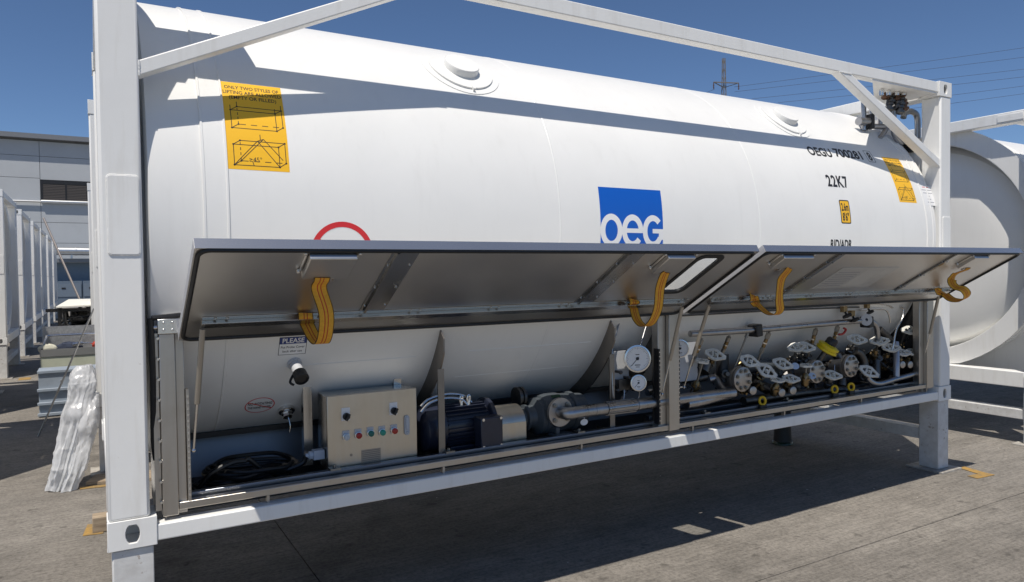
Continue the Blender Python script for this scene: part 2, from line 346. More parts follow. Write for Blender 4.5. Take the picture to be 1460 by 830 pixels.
# ------------------------------------------------------------------ container parts
L_, W_, H_ = 6.058, 2.438, 2.591
def casting(cx, cy, cz, sx, sy, sz_, parent):
    """corner casting: box with an oval hole in the two outer faces; sx, sy, sz_: outward signs"""
    x0, x1 = (cx, cx+0.178) if sx < 0 else (cx-0.178, cx)
    y0, y1 = (cy, cy+0.162) if sy < 0 else (cy-0.162, cy)
    z0, z1 = (cz, cz+0.118) if sz_ < 0 else (cz-0.118, cz)
    m = MB(); t = 0.016
    def wall(o, ax, ay, az, w_, h_):
        # plate with an oval hole
        n = 24; hole = [(w_/2+0.026*math.cos(2*math.pi*i/n), h_/2+math.copysign(min(abs(0.037*math.sin(2*math.pi*i/n))*1.15, 0.037), math.sin(2*math.pi*i/n))) for i in range(n)]
        out = []
        for i in range(n):
            a = 2*math.pi*i/n; c, s = math.cos(a), math.sin(a); k = min((w_/2)/max(abs(c), 1e-6), (h_/2)/max(abs(s), 1e-6)); out.append((w_/2+c*k, h_/2+s*k))
        # corners: move the nearest point onto each corner
        for X, Y in ((0, 0), (w_, 0), (w_, h_), (0, h_)):
            i = min(range(n), key=lambda q: (out[q][0]-X)**2+(out[q][1]-Y)**2); out[i] = (X, Y)
        m.ringprism(out, hole, o, ax, ay, az, 0, t)
    yo, yi = (y0, 1) if sy < 0 else (y1, -1)
    wall((x0, yo, z0), (1, 0, 0), (0, 0, 1), (0, yi, 0), x1-x0, z1-z0)
    xo, xi = (x0, 1) if sx < 0 else (x1, -1)
    wall((xo, y0 if sy > 0 else y0+t, z0), (0, 1, 0), (0, 0, 1), (xi, 0, 0), y1-y0-t, z1-z0)
    xa, xb = (x0+t, x1) if sx < 0 else (x0, x1-t)
    ya, yb = (y0+t, y1) if sy < 0 else (y0, y1-t)
    m.box(xa, xb, ya, yb, z1-t, z1-0.0005); m.box(xa, xb, ya, yb, z0+0.0005, z0+t)
    m.box(x1-t if sx < 0 else x0, x1-0.001 if sx < 0 else x0+t, ya, yb, z0+t, z1-t)
    m.box(xa, xb, y1-t if sy < 0 else y0, y1-0.001 if sy < 0 else y0+t, z0+t, z1-t)
    return m.build('corner_casting', WHITE, parent, bevel=0.0022, fix=True)
def frame(root, detail=False):
    """posts, rails, end frames, tank of one tank container, local coordinates, base corner at the origin"""
    for sx in (-1, 1):
        for sy in (-1, 1):
            x0 = 0.004 if sx < 0 else L_-0.154; y0 = 0.004 if sy < 0 else W_-0.162
            m = MB(); m.box(x0, x0+0.15, y0, y0+0.158, 0.1175, H_-0.1175)
            po = m.build('corner_post', WHITE, root, bevel=0.012)
            cx = 0 if sx < 0 else L_; cy = 0 if sy < 0 else W_
            casting(cx, cy, 0, sx, sy, -1, po); casting(cx, cy, H_, sx, sy, 1, po)
            yy = (y0-0.006, y0+0.001) if sy < 0 else (y0+0.157, y0+0.164)
            d = MB(); d.prism(rrect(x0+0.028, x0+0.138, 1.185, 1.50, 0.012), (0, 0, 0), (1, 0, 0), (0, 0, 1), (0, 1, 0), yy[0], yy[1]); d.build('doubler_plate', WHITE, po, bevel=0.002)
            d = MB(); rw = random.Random(5); P = rrect(x0+0.027, x0+0.139, 1.184, 1.501, 0.013); Q = []
            for i in range(len(P)):
                a_, b_ = Vector(P[i]), Vector(P[(i+1) % len(P)]); k_ = max(1, int((b_-a_).length/0.005)); Q += [a_+(b_-a_)*j/k_ for j in range(k_)]
            d.tube([(q.x, yy[0]+0.004 if sy < 0 else yy[1]-0.004, q.y) for q in Q], [0.0028+rw.uniform(-.0006, .0006) for q in Q], 5, closed=True); d.build('weld_bead', WHITE, po)
    for sy in (-1, 1):
        y0, y1 = (0.012, 0.092) if sy < 0 else (W_-0.092, W_-0.012)
        m = MB(); m.box(0.176, L_-0.176, y0, y1, 2.503, 2.584); m.build('top_rail', WHITE, root, bevel=0.005)
        y0, y1 = (0.006, 0.082) if sy < 0 else (W_-0.082, W_-0.006)
        m = MB(); m.box(0.176, L_-0.176, y0, y1, 0.012, 0.080); m.build('bottom_rail', WHITE, root, bevel=0.006)
        yc = 0.048 if sy < 0 else W_-0.048
        for sx in (-1, 1):
            f = (lambda x: x) if sx < 0 else (lambda x: L_-x)
            # diagonal brace: section 62 mm high, ends cut to meet the post and the rail
            k = (2.506-1.968)/(1.30-0.154)
            P = []
            for yy in (yc-0.036, yc+0.036):
                P += [(f(0.154), yy, 1.905), (f(1.435), yy, 2.5035), (f(1.30), yy, 2.5035), (f(0.154), yy, 1.968)]
            m = MB(); m.add(P, [(0, 1, 2, 3), (7, 6, 5, 4), (0, 4, 5, 1), (1, 5, 6, 2), (2, 6, 7, 3), (3, 7, 4, 0)])
            br = m.build('diagonal_brace', WHITE, root, bevel=0.005)
            m = MB(); yf = yc+(-0.036 if sy < 0 else 0.036); rw = random.Random(3)
            for (xa, za), (xb, zb) in (((f(0.1555), 1.905), (f(0.1555), 1.968)), ((f(1.30), 2.5025), (f(1.435), 2.5025))):
                n_ = int(math.hypot(xb-xa, zb-za)/0.004)
                m.tube([(xa+(xb-xa)*i/n_, yf, za+(zb-za)*i/n_) for i in range(n_+1)], [0.0045+rw.uniform(-.0012, .0012) for i in range(n_+1)], 6)
            m.build('weld_bead', WHITE, br)
            xa, xb = sorted((f(0.152), f(0.522)))
            ya, yb = (0.0925, 0.335) if sy < 0 else (W_-0.335, W_-0.0925)
            m = MB()
            if sx > 0:
                g = (lambda y: y) if sy < 0 else (lambda y: W_-y)
                P = [(5.02, g(0.018)), (5.905, g(0.018)), (5.905, g(0.46)), (5.53, g(0.335))]; P = P if sy < 0 else P[::-1]
                m.prism(P, (0, 0, 0), (1, 0, 0), (0, 1, 0), (0, 0, 1), 2.492, 2.5025)
            else: m.box(xa, xb, ya-0.075 if sy < 0 else ya, yb if sy < 0 else yb+0.075, 2.492, 2.5025)
            m.build('gusset_plate', WHITE, root)
    for sx in (-1, 1):
        f = (lambda x: x) if sx < 0 else (lambda x: L_-x)
        xa, xb = sorted((f(0.008), f(0.145)))
        m = MB(); m.box(xa, xb, 0.162, W_-0.162, 2.48, 2.584); m.build('end_top_beam', WHITE, root, bevel=0.006)
        m = MB(); m.box(xa, xb, 0.162, W_-0.162, 0.006, 0.150); m.build('end_bottom_beam', WHITE, root, bevel=0.006)
        # collar ring between the end frame and the tank
        n = 72; ro, ri = [], []
        for i in range(n):
            a = 2*math.pi*i/n; c, s = math.cos(a), math.sin(a)
            x, z = TY+1.255*c, TZ+1.255*s
            x = min(max(x, 0.02), W_-0.02); z = min(max(z, 0.1505), 2.4795)
            ro.append((x, z)); ri.append((TY+1.085*c, TZ+1.085*s))
        m = MB(); xo = f(0.10); d = 1 if sx < 0 else -1
        m.ringprism(ro, ri, (xo, 0, 0), (0, 1, 0), (0, 0, 1), (d, 0, 0), 0, 0.016)
        m.lathe((xo+d*0.016, TY, TZ), (d, 0, 0), [(0, 1.085), (0.30, 1.085), (0.30, 1.075), (0, 1.075)], 72, closed=True)
        m.build('collar_ring', WHITE, root)
        arc = []
        for i in range(17):
            a = math.radians(-150+120*i/16); arc.append((TY+1.19*math.cos(a), max(TZ+1.19*math.sin(a), 0.16)))
        m = MB(); x_ = f(0.50); m.prism([(TY-1.03, 0.02), (TY+1.03, 0.02)]+arc[::-1], (x_, 0, 0), (0, 1, 0), (0, 0, 1), (d, 0, 0), 0, 0.012) if not detail else None
        if m.v: m.build('saddle_plate', WHITE, root)
    prof = [(0.17, 1.165), (0.18, TR-0.004), (0.384, TR-0.004), (0.386, TR+0.004), (0.394, TR+0.004), (0.396, TR+0.001), (0.478, TR+0.001), (0.480, TR+0.005), (0.487, TR+0.005), (0.489, TR)]
    for xs in (2.20, 3.80):
        prof += [(xs-0.004, TR), (xs-0.002, TR+0.0013), (xs+0.002, TR+0.0013), (xs+0.004, TR)]
    mid = list(prof); left = [q for q in prof[:10]]
    prof = mid+[(5.742, TR), (5.744, TR+0.005), (5.751, TR+0.005), (5.753, TR+0.0001), (5.826, TR+0.0001), (5.828, TR+0.004), (5.836, TR+0.004), (5.838, TR-0.004), (L_-0.18, TR-0.004), (L_-0.17, 1.165)]
    # domed heads close the shell inside the collar rings
    dome = [(0.46-0.26*(1-(i/16)**5)**0.5, max(1.07*i/16, 0.012)) for i in range(17)]
    prof = dome+[(0.461, 1.072)]+[(0.172, 1.09)]+prof+[(L_-0.172, 1.09), (L_-0.461, 1.072)]+[(L_-h, r) for h, r in reversed(dome)]
    m = MB(); m.lathe((0, TY, TZ), (1, 0, 0), prof, 256 if detail else 72)
    return m.build('tank_shell', TANKW, root, angle=28)
# decals on the tank
def cylp(x, s, off=0.0012): a = s/TR; R = TR+off; return Vector((x, TY-R*math.cos(a), TZ+R*math.sin(a)))
def sof(z): return TR*math.asin(max(-1, min(1, (z-TZ)/TR)))
class Decal:
    """flat print laid on the tank: shapes in (x, s) metres, s = arc height above the tank's widest line"""
    def __init__(s, x, z): s.x, s.s0 = x, sof(z); s.bm = bmesh.new(); s.mats = []
    def mi(s, m):
        if m not in s.mats: s.mats.append(m)
        return s.mats.index(m)
    def poly(s, P, m, lay=0, thick=None):
        k = s.mi(m); vs = [s.bm.verts.new((x, y, lay)) for x, y in P]; f = s.bm.faces.new(vs); f.material_index = k
        return f
    def rect(s, x0, x1, y0, y1, m, lay=0): s.poly([(x0, y0), (x1, y0), (x1, y1), (x0, y1)], m, lay)
    def line(s, a, b, w_, m, lay=1):
        a, b = Vector((*a, 0)), Vector((*b, 0)); d = (b-a).normalized(); n = Vector((-d.y, d.x, 0))*w_/2
        s.poly([(a+n)[:2], (a-n)[:2], (b-n)[:2], (b+n)[:2]], m, lay)
    def ring(s, o, i, m, lay=1):
        n = len(o); k = s.mi(m); A = [s.bm.verts.new((x, y, lay)) for x, y in o]; B = [s.bm.verts.new((x, y, lay)) for x, y in i]
        for q in range(n):
            f = s.bm.faces.new((A[q], A[(q+1) % n], B[(q+1) % n], B[q])); f.material_index = k
    def text(s, t, x, y, h, m, lay=1, sx=1.0, bold=0.0, align='LEFT', track=1.0, slant=0.0, fit=None):
        c = bpy.data.curves.new('t', 'FONT'); c.body = t; c.size = 1.0; c.offset = bold; c.align_x = align; c.resolution_u = 3; c.space_character = track
        o = bpy.data.objects.new('t', c); COL.objects.link(o)
        me = bpy.data.meshes.new_from_object(o.evaluated_get(bpy.context.evaluated_depsgraph_get()))
        bpy.data.objects.remove(o); bpy.data.curves.remove(c)
        k = s.mi(m); q = h/0.70
        if fit: xs_ = [v.co.x for v in me.vertices]; sx = fit/((max(xs_)-min(xs_))*q)
        vs = [s.bm.verts.new((x+v.co.x*q*sx+v.co.y*q*slant, y+v.co.y*q, lay)) for v in me.vertices]
        for p in me.polygons:
            try: f = s.bm.faces.new([vs[i] for i in p.vertices]); f.material_index = k
            except ValueError: pass
        bpy.data.meshes.remove(me)
    def put(s, name, parent, **kw):
        bm = s.bm
        ys = [v.co.y for v in bm.verts]; y0, y1 = min(ys), max(ys); n = int((y1-y0)/0.03)
        bmesh.ops.triangulate(bm, faces=bm.faces)
        for i in range(1, n+1):
            bmesh.ops.bisect_plane(bm, geom=bm.verts[:]+bm.edges[:]+bm.faces[:], plane_co=(0, y0+i*0.03, 0), plane_no=(0, 1, 0), dist=1e-6)
        o = Vector(parent['_o'])
        for v in bm.verts: v.co = cylp(s.x+v.co.x, s.s0+v.co.y, 0.0005+0.00025*v.co.z)
        me = bpy.data.meshes.new(name)
        for f in bm.faces:
            c = f.calc_center_median()
            if f.normal.dot(Vector((0, c.y-TY, c.z-TZ))) < 0: f.normal_flip()
        bm.to_mesh(me); bm.free()
        for mm in s.mats: me.materials.append(mm)
        for v in me.vertices: v.co -= o
        return place(me, name, parent, **kw)
# ------------------------------------------------------------------ the main container
cont = thing('tank_container', 'large white tank container in front with its two steel side flaps propped open', 'container')
shell = frame(cont, True)
shell['label'] = 'white tank cylinder with printed marks'
# raised pads on the tank top
def pad(x, z):
    y = TY-math.sqrt(TR**2-(z-TZ)**2); n = Vector((0, (y-TY)/TR, (z-TZ)/TR)); o = Vector((x, y, z))
    up = n.cross(Vector((1, 0, 0)))
    m = MB()
    def curved(r0, r1, h0, h1, N=48):
        vs = []; A = []
        for rr, hh in ((r0, 0.0), (r0, h0), (r1, h1), (0.001, h1)):
            for i in range(N):
                a = 2*math.pi*i/N; px = rr*math.cos(a); ps = rr*math.sin(a)
                vs.append(cylp(x+px, sof(z)+ps, hh))
        fs = [(j*N+i, j*N+(i+1) % N, (j+1)*N+(i+1) % N, (j+1)*N+i) for j in range(3) for i in range(N)]
        m.add(vs, fs)
    curved(0.232, 0.230, 0.004, 0.004); curved(0.190, 0.188, 0.012, 0.012)
    m.lathe(o-n*0.01, n, [(0, 0.101), (0.052, 0.101), (0.056, 0.098)], 48)
    m.obox(cylp(x+0.01, sof(z)-0.20, 0.0), (1, 0, 0), n.cross(Vector((1, 0, 0))), n, -0.006, 0.006, -0.012, 0.03, 0, 0.02)
    m.build('raised_pad', TANKW, shell)
pad(1.800, 2.245); pad(4.52, 2.235)
# long weld line low on the tank and the lower plate seams
m = MB()
for x0, x1, z in ((0.75, 1.42, 0.66), (1.72, 2.55, 0.67), (1.70, 2.55, 0.515)):
    m.tube([cylp(x0, sof(z), 0.0), cylp(x1, sof(z), 0.0)], 0.003 if z != 0.515 else 0.0015, 6)
m.build('weld_bead', TANKW, shell)
# --- prints
def lifting(x, z, wd, ht, small=False):
    d = Decal(x, z); S = ht
    # z is the lower edge
    d.rect(0, wd, 0, S, STICKY, 0)
    fs = 0.031*wd/0.262
    cap = 0.0185*ht/0.442
    for tx, yy, fw in (('ONLY TWO STYLES OF', 0.912, 0.90), ('LIFTING ARE ALLOWED', 0.848, 0.96), ('(EMPTY OR FILLED)', 0.784, 0.78)):
        d.text(tx, wd*0.5, S*yy, cap, INK, align='CENTER', bold=0.016, fit=fw*wd)
    q = 0.0032
    def P(u, v): return (u*wd, v*S)
    def bx(x0, x1, y0, y1, dx, dy):
        A, B, C, D = P(x0, y0), P(x1, y0), P(x1, y1), P(x0, y1)
        A2, B2, C2, D2 = P(x0+dx, y0+dy), P(x1+dx, y0+dy), P(x1+dx, y1+dy), P(x0+dx, y1+dy)
        for a, b in ((A, B), (B, C), (C, D), (D, A), (D, D2), (C, C2), (D2, C2), (B, B2), (B2, C2), (A, A2)): d.line(a, b, q, INK)
        for a, b in ((A2, B2), (A2, D2)):
            a, b = Vector(a), Vector(b)
            for i in range(4): d.line(a+(b-a)*(i/4+0.02), a+(b-a)*(i/4+0.16), q, INK)
        for c in (A, B, C, D, A2, B2, C2, D2): d.poly(ell(c[0], c[1], q*1.4, q*1.4, 8), INK, 1.5)
        return A, B, C, D, A2, B2, C2, D2
    c = bx(0.11, 0.84, 0.44, 0.645, 0.11, 0.045)
    for k in (2, 3, 6, 7): d.line(c[k], (c[k][0], c[k][1]+0.06*S), q, INK)
    c = bx(0.11, 0.84, 0.045, 0.26, 0.11, 0.045)
    ap = P(0.52, 0.355)
    d.line(c[0], P(0.50, 0.31), q, INK); d.line(c[1], P(0.50, 0.31), q, INK); d.line(c[4], P(0.60, 0.335), q, INK)
    d.line(P(0.60, 0.335), P(0.90, 0.12), q, INK); d.line(P(0.50, 0.31), P(0.60, 0.335), q, INK); d.line(P(0.55, 0.32), P(0.55, 0.385), q, INK)
    d.text('\u226545\u00b0', wd*0.34, S*0.085, 0.022*wd/0.262, INK, sx=0.9)
    d.line(P(0.42, 0.045), P(0.40, 0.09), q, INK)
    return d
lifting(0.487, 1.556, 0.262, 0.442).put('lifting_sticker', shell, label='yellow lifting sticker near the left post')
lifting(5.415, 1.605, 0.232, 0.405).put('lifting_sticker', shell, label='yellow lifting sticker near the right post')
d = Decal(2.475, 1.235); WL = 0.470; HL = sof(1.578)-sof(1.235)
d.rect(0, WL, 0, HL, BLUEP, 0)
rx, ry, st = 0.0800, 0.096, 0.035
for i in range(3):
    cx, cy = 0.0785+i*0.1566, 0.094
    if i == 0: d.ring(ell(cx, cy, rx, ry, 40), ell(cx, cy, rx-st, ry-st, 40), PAPER)
    else:
        a0, a1 = ((-0.62, 3.75) if False else (math.radians(-38), math.radians(-360)) if i == 1 else (math.radians(-30), math.radians(-318)))
        n = 40; O = [(cx+rx*math.cos(a0+(a1-a0)*k/n), cy+ry*math.sin(a0+(a1-a0)*k/n)) for k in range(n+1)]
        I = [(cx+(rx-st)*math.cos(a0+(a1-a0)*k/n), cy+(ry-st)*math.sin(a0+(a1-a0)*k/n)) for k in range(n+1)]
        for k in range(n): d.poly([O[k], O[k+1], I[k+1], I[k]], PAPER, 1)
        if i == 1: d.rect(cx-rx+0.01, cx+rx-0.004, cy-0.012, cy+0.014, PAPER, 1.4)
        else: d.rect(cx-0.004, cx+rx, cy-0.012, cy+0.014, PAPER, 1.4); d.poly([(cx+rx-st, cy-0.010), (cx+rx, cy-0.010), (cx+rx, cy-0.05), (cx+rx-st, cy-0.05)], PAPER, 1.6)
d.put('logo_panel', shell, label='blue square emblem with white lettering')
d = Decal(4.50, 1.925); d.text('OEGU', 0, 0, 0.078, INK, bold=0.03, fit=0.27); d.put('owner_code', shell)
d = Decal(4.50, 1.935); d.text('700281', 0.312, 0, 0.078, INK, bold=0.03, fit=0.335); d.put('serial_number', shell)
d = Decal(4.50, 1.935); d.text('8', 0.752, 0, 0.078, INK, sx=0.8, bold=0.03, align='CENTER')
bx_ = rrect(0.707, 0.797, -0.018, 0.096, 0.006); d.ring(bx_, [(0.752+(x-0.752)*0.90, 0.039+(y-0.039)*0.93) for x, y in bx_], INK)
d.put('check_digit', shell)
d = Decal(4.572, 1.690); d.text('22K7', 0, 0, 0.088, INK, bold=0.03, fit=0.245, track=1.12); d.put('type_code', shell)
d = Decal(4.53, 1.238); d.text('RID/ADR', 0, 0, 0.062, INK, bold=0.03, fit=0.245); d.put('approval_code', shell)
d = Decal(4.655, 1.418); R1 = rrect(0, 0.115, 0, 0.175, 0.014); d.poly(R1, INK, 0); d.poly(rrect(0.008, 0.107, 0.008, 0.167, 0.009), STICKY, 1)
d.text('2.6m', 0.0575, 0.095, 0.056, INK, 2, sx=0.52, bold=0.03, align='CENTER'); d.text('8\'6"', 0.0575, 0.022, 0.056, INK, 2, sx=0.6, bold=0.03, align='CENTER')
d.put('height_placard', shell)
d = Decal(0.979, 1.191)
d.ring(ell(0, 0, 0.149, 0.149, 56), ell(0, 0, 0.124, 0.124, 56), REDP, 1); d.line((-0.116, 0.060), (0.116, -0.060), 0.024, REDP, 1.5)
d.put('prohibition_sign', shell)
d = Decal(5.755, 1.592); d.rect(0, 0.15, 0, 0.175, PAPER, 0)
for k, (a, b, c) in enumerate(((0.03, 0.12, REDP), (0.01, 0.15, GREYINK), (0.02, 0.145, GREYINK), (0.07, 0.10, GREYINK), (0.06, 0.11, GREYINK), (0.05, 0.14, GREYINK))): d.rect(a, b, 0.155-k*0.026, 0.161-k*0.026, c, 1)
d.put('notice_sheet', shell)
# signs low on the tank
q = at(398, 506, 0.2); zq = 0.703
d = Decal(0.713, 0.720); d.rect(0, 0.128, 0, 0.100, INK, 0); d.rect(0.0025, 0.1255, 0.0025, 0.0975, PAPER, 0.6); d.rect(0.0025, 0.1255, 0.062, 0.0975, NAVYP, 1.2)
d.text('PLEASE', 0.064, 0.068, 0.025, PAPER, 2, sx=0.92, bold=0.018, align='CENTER'); d.text('Put Probe Cover', 0.064, 0.038, 0.0125, INK, 2, sx=0.9, align='CENTER', bold=0.01); d.text('back after use', 0.064, 0.015, 0.0125, INK, 2, sx=0.9, align='CENTER', bold=0.01)
d.put('probe_sign', shell)
d = Decal(0.668, 0.456); d.poly(ell(0, 0, 0.071, 0.066, 40), PAPER, 0); d.ring(ell(0, 0, 0.071, 0.066, 40), ell(0, 0, 0.066, 0.061, 40), REDP, 1)
d.text('NO ROTATING', 0, 0.006, 0.021, INK, 1.5, align='CENTER', bold=0.025, fit=0.115); d.text('THE HAND WHEEL', 0, -0.026, 0.019, INK, 1.5, align='CENTER', bold=0.025, fit=0.112)
d.line((-0.058, 0.032), (0.058, -0.032), 0.006, REDP, 2)
d.put('hand_wheel_sign', shell)
# tank fittings: grey probe stub with black cap, round boss below
nz = lambda z: Vector((0, -math.sqrt(TR*TR-(z-TZ)**2)/TR, (z-TZ)/TR))
pt = cylp(0.795, sof(0.675), 0); d_ = Vector((0.05, -0.72, -0.42)).normalized()
m = MB(); m.lathe(pt-nz(0.675)*0.01, nz(0.675), [(0, 0.034), (0.022, 0.034)], 18); m.lathe(pt, d_, [(0, 0.026), (0.085, 0.026)], 20)
pr = m.build('probe_stub', GREYPL, shell)
m = MB(); m.lathe(pt+d_*0.083, d_, [(0, 0.033), (0.045, 0.034), (0.048, 0.030), (0.049, 0.026), (0.042, 0.024)], 22); m.tube(spline([pt+d_*0.09+Vector((-0.03, 0, 0)), pt+d_*0.11+Vector((-0.05, 0, -0.02)), pt+d_*0.12+Vector((-0.035, 0, -0.03))]), 0.006, 6); m.build('probe_cap', RUBBER, shell)
pt = cylp(0.805, sof(0.417), 0); n_ = nz(0.417)
m = MB(); m.lathe(pt-n_*0.005, n_, [(0, 0.040), (0.022, 0.040), (0.024, 0.036)], 24); m.lathe(pt+n_*0.018, n_, [(0, 0.024), (0.03, 0.024)], 6); m.lathe(pt+n_*0.018, n_, [(0, 0.028), (0.012, 0.028)], 20)
m.tube(spline([pt+n_*0.03, pt+n_*0.05+Vector((0.01, 0, -0.04)), pt+n_*0.05+Vector((0.006, 0, -0.075))]), 0.003, 6)
m.build('round_boss', BRIGHT, shell)
# ------------------------------------------------------------------ cabinet
def bolts(m, pts, nrm, r=0.006, h=0.004):
    for p in pts: m.lathe(p, nrm, [(0, r), (h, r*0.9)], 8)
# left post: two-step channel
m = MB(); m.box(0.203, 0.263, 0.030, 0.115, 0.098, 0.858); m.box(0.2635, 0.298, 0.050, 0.115, 0.098, 0.915); lp = m.build('cabinet_post', STEEL, cont, bevel=0.003)
m = MB(); m.box(0.200, 0.287, 0.024, 0.120, 0.8585, 0.920); bolts(m, [(0.222, 0.024, 0.875), (0.255, 0.024, 0.875), (0.222, 0.024, 0.905), (0.255, 0.024, 0.905)], (0, -1, 0)); m.lathe((0.200, 0.05, 0.885), (-1, 0, 0), [(0, 0.008), (0.02, 0.008)], 8); m.build('hinge_bracket', BRIGHT, lp, bevel=0.003)
m = MB(); m.box(0.178, 0.2005, 0.055, 0.30, 0.12, 0.86); m.build('side_wall', STEEL, cont)
m = MB(); m.tube(spline([(0.175, 0.045, 0.925), (0.178, 0.05, 0.80), (0.180, 0.06, 0.6), (0.178, 0.07, 0.42), (0.185, 0.08, 0.33)]), 0.012, 8); m.tube([(0.180, 0.04, 0.925), (0.29, 0.06, 0.932)], 0.011, 8); m.build('edge_seal', RUBBER, cont)
m = MB(); bolts(m, [(0.1985, 0.040, 0.16+0.085*i) for i in range(9)], (0, -1, 0), 0.006, 0.012); m.build('bolt_row', BRIGHT, lp)
# centre post
m = MB(); m.box(2.988, 3.070, 0.020, 0.105, 0.115, 0.835); cpst = m.build('cabinet_post', STEEL, cont, bevel=0.003)
m = MB(); m.box(2.925, 2.987, 0.050, 0.105, 0.13, 0.82); m.build('post_flange', STEEL, cpst, bevel=0.003)
# right post
m = MB(); m.box(5.752, 5.842, 0.022, 0.105, 0.115, 0.86); rp = m.build('cabinet_post', STEEL, cont, bevel=0.003)
m = MB(); m.box(5.690, 5.751, 0.050, 0.105, 0.13, 0.86); m.build('post_flange', STEEL, rp, bevel=0.003)
m = MB(); m.box(5.843, 5.90, 0.07, 0.095, 0.11, 0.86); m.build('post_flange', WHITE, rp)
m = MB(); m.box(0.30, 5.74, 0.006, 0.066, 0.842, 0.866); m.build('hinge_sun_block', STEEL, cont)  # unseen beam added behind the hinge, sized to limit sun entering the cabinet
# perforated seal strips beside the posts
for x0, za, zb in ((0.3000, 0.15, 0.62), (2.912, 0.16, 0.62), (3.0715, 0.16, 0.66)):
    m = MB(); m.box(x0, x0+0.012, 0.030, 0.075, za, zb, 0)
    k = 0
    while za+0.02+k*0.026 < zb-0.01:
        z = za+0.02+k*0.026; m.box(x0+0.003, x0+0.009, 0.0275, 0.0302, z, z+0.008, 1); k += 1
    m.build('clip_strip', [BLACK if x0 > 1 else STEEL, BRIGHT], cont)
# sill channel along the front, with support tabs; floor, back panel, seal
m = MB(); m.box(0.265, 5.86, 0.030, 0.075, 0.117, 0.149); sill = m.build('sill_channel', STEEL, cont, bevel=0.003)
m = MB()
for x in np.arange(0.62, 5.8, 0.86): m.box(x, x+0.012, 0.045, 0.070, 0.0805, 0.1165)
m.build('sill_support', STEEL, sill)
m = MB(); m.box(0.31, 5.74, 0.098, 0.132, 0.0985, 0.166); m.build('floor_rail', SILLM, cont, bevel=0.003)
m = MB(); m.box(3.0, 5.74, 0.215, 0.255, 0.0985, 0.172); m.build('floor_rail', SILLM, cont, bevel=0.003)
m = MB(); m.box(0.305, 5.75, 0.1125, 0.680, 0.086, 0.098); m.build('cabinet_floor', FLOORM, cont)
m = MB(); m.add([(0.305, 0.60, 0.098), (5.75, 0.60, 0.098), (5.75, 0.66, 0.30), (0.305, 0.66, 0.30), (0.305, 0.612, 0.098), (5.75, 0.612, 0.098), (5.75, 0.672, 0.30), (0.305, 0.672, 0.30)], [(0, 1, 2, 3), (7, 6, 5, 4), (0, 4, 5, 1), (1, 5, 6, 2), (2, 6, 7, 3), (3, 7, 4, 0)])
m.build('back_panel', BACKM, cont)
m = MB(); m.box(0.305, 5.75, 0.575, 0.66, 0.292, 0.318); m.build('tank_seal', RUBBER, cont)
m = MB(); m.box(5.76, 5.775, 0.106, 0.75, 0.10, 0.86); m.build('cabinet_end_wall', BLACK, cont); m = MB(); m.box(0.200, 0.207, 0.116, 0.70, 0.10, 0.60); m.build('cabinet_end_wall', BLACK, cont)
m = MB()
for x in (0.92, 1.52, 2.35, 3.35, 4.15, 4.9, 5.4): m.box(x, x+0.05, 0.084, 0.136, 0.1665, 0.176); m.lathe((x+0.025, 0.11, 0.176), (0, 0, 1), [(0, 0.008), (0.012, 0.008)], 6)
m.build('rail_clamp', BOLT, cont)
# saddle brackets under the tank
def saddle(x):
    m = MB(); P = []
    for i in range(9):
        z = 0.80-(0.80-0.22)*i/8; s = sof(max(z, 0.30)); q = cylp(x, s, 0.0); P.append((q.y, q.z if z > 0.30 else z))
    out = [(max(0.11, y-0.085-0.02*i/8), z-0.045) for i, (y, z) in enumerate(P)]
    poly = P+list(reversed(out))
    n = len(P)
    for i in range(n-1):
        a, b, c, e = P[i], P[i+1], out[i+1], out[i]
        m.prism([a, b, c, e], (x, 0, 0), (0, 1, 0), (0, 0, 1), (1, 0, 0), 0, 0.008)
    m.box(x-0.03, x+0.006, 0.120, 0.128, 0.0985, 0.60); m.box(x+0.0065, x+0.010, 0.105, 0.30, 0.0985, 0.14)
    return m.build('saddle_bracket', SADDLE, cont)
for x in (1.525, 2.64, 3.02): saddle(x)
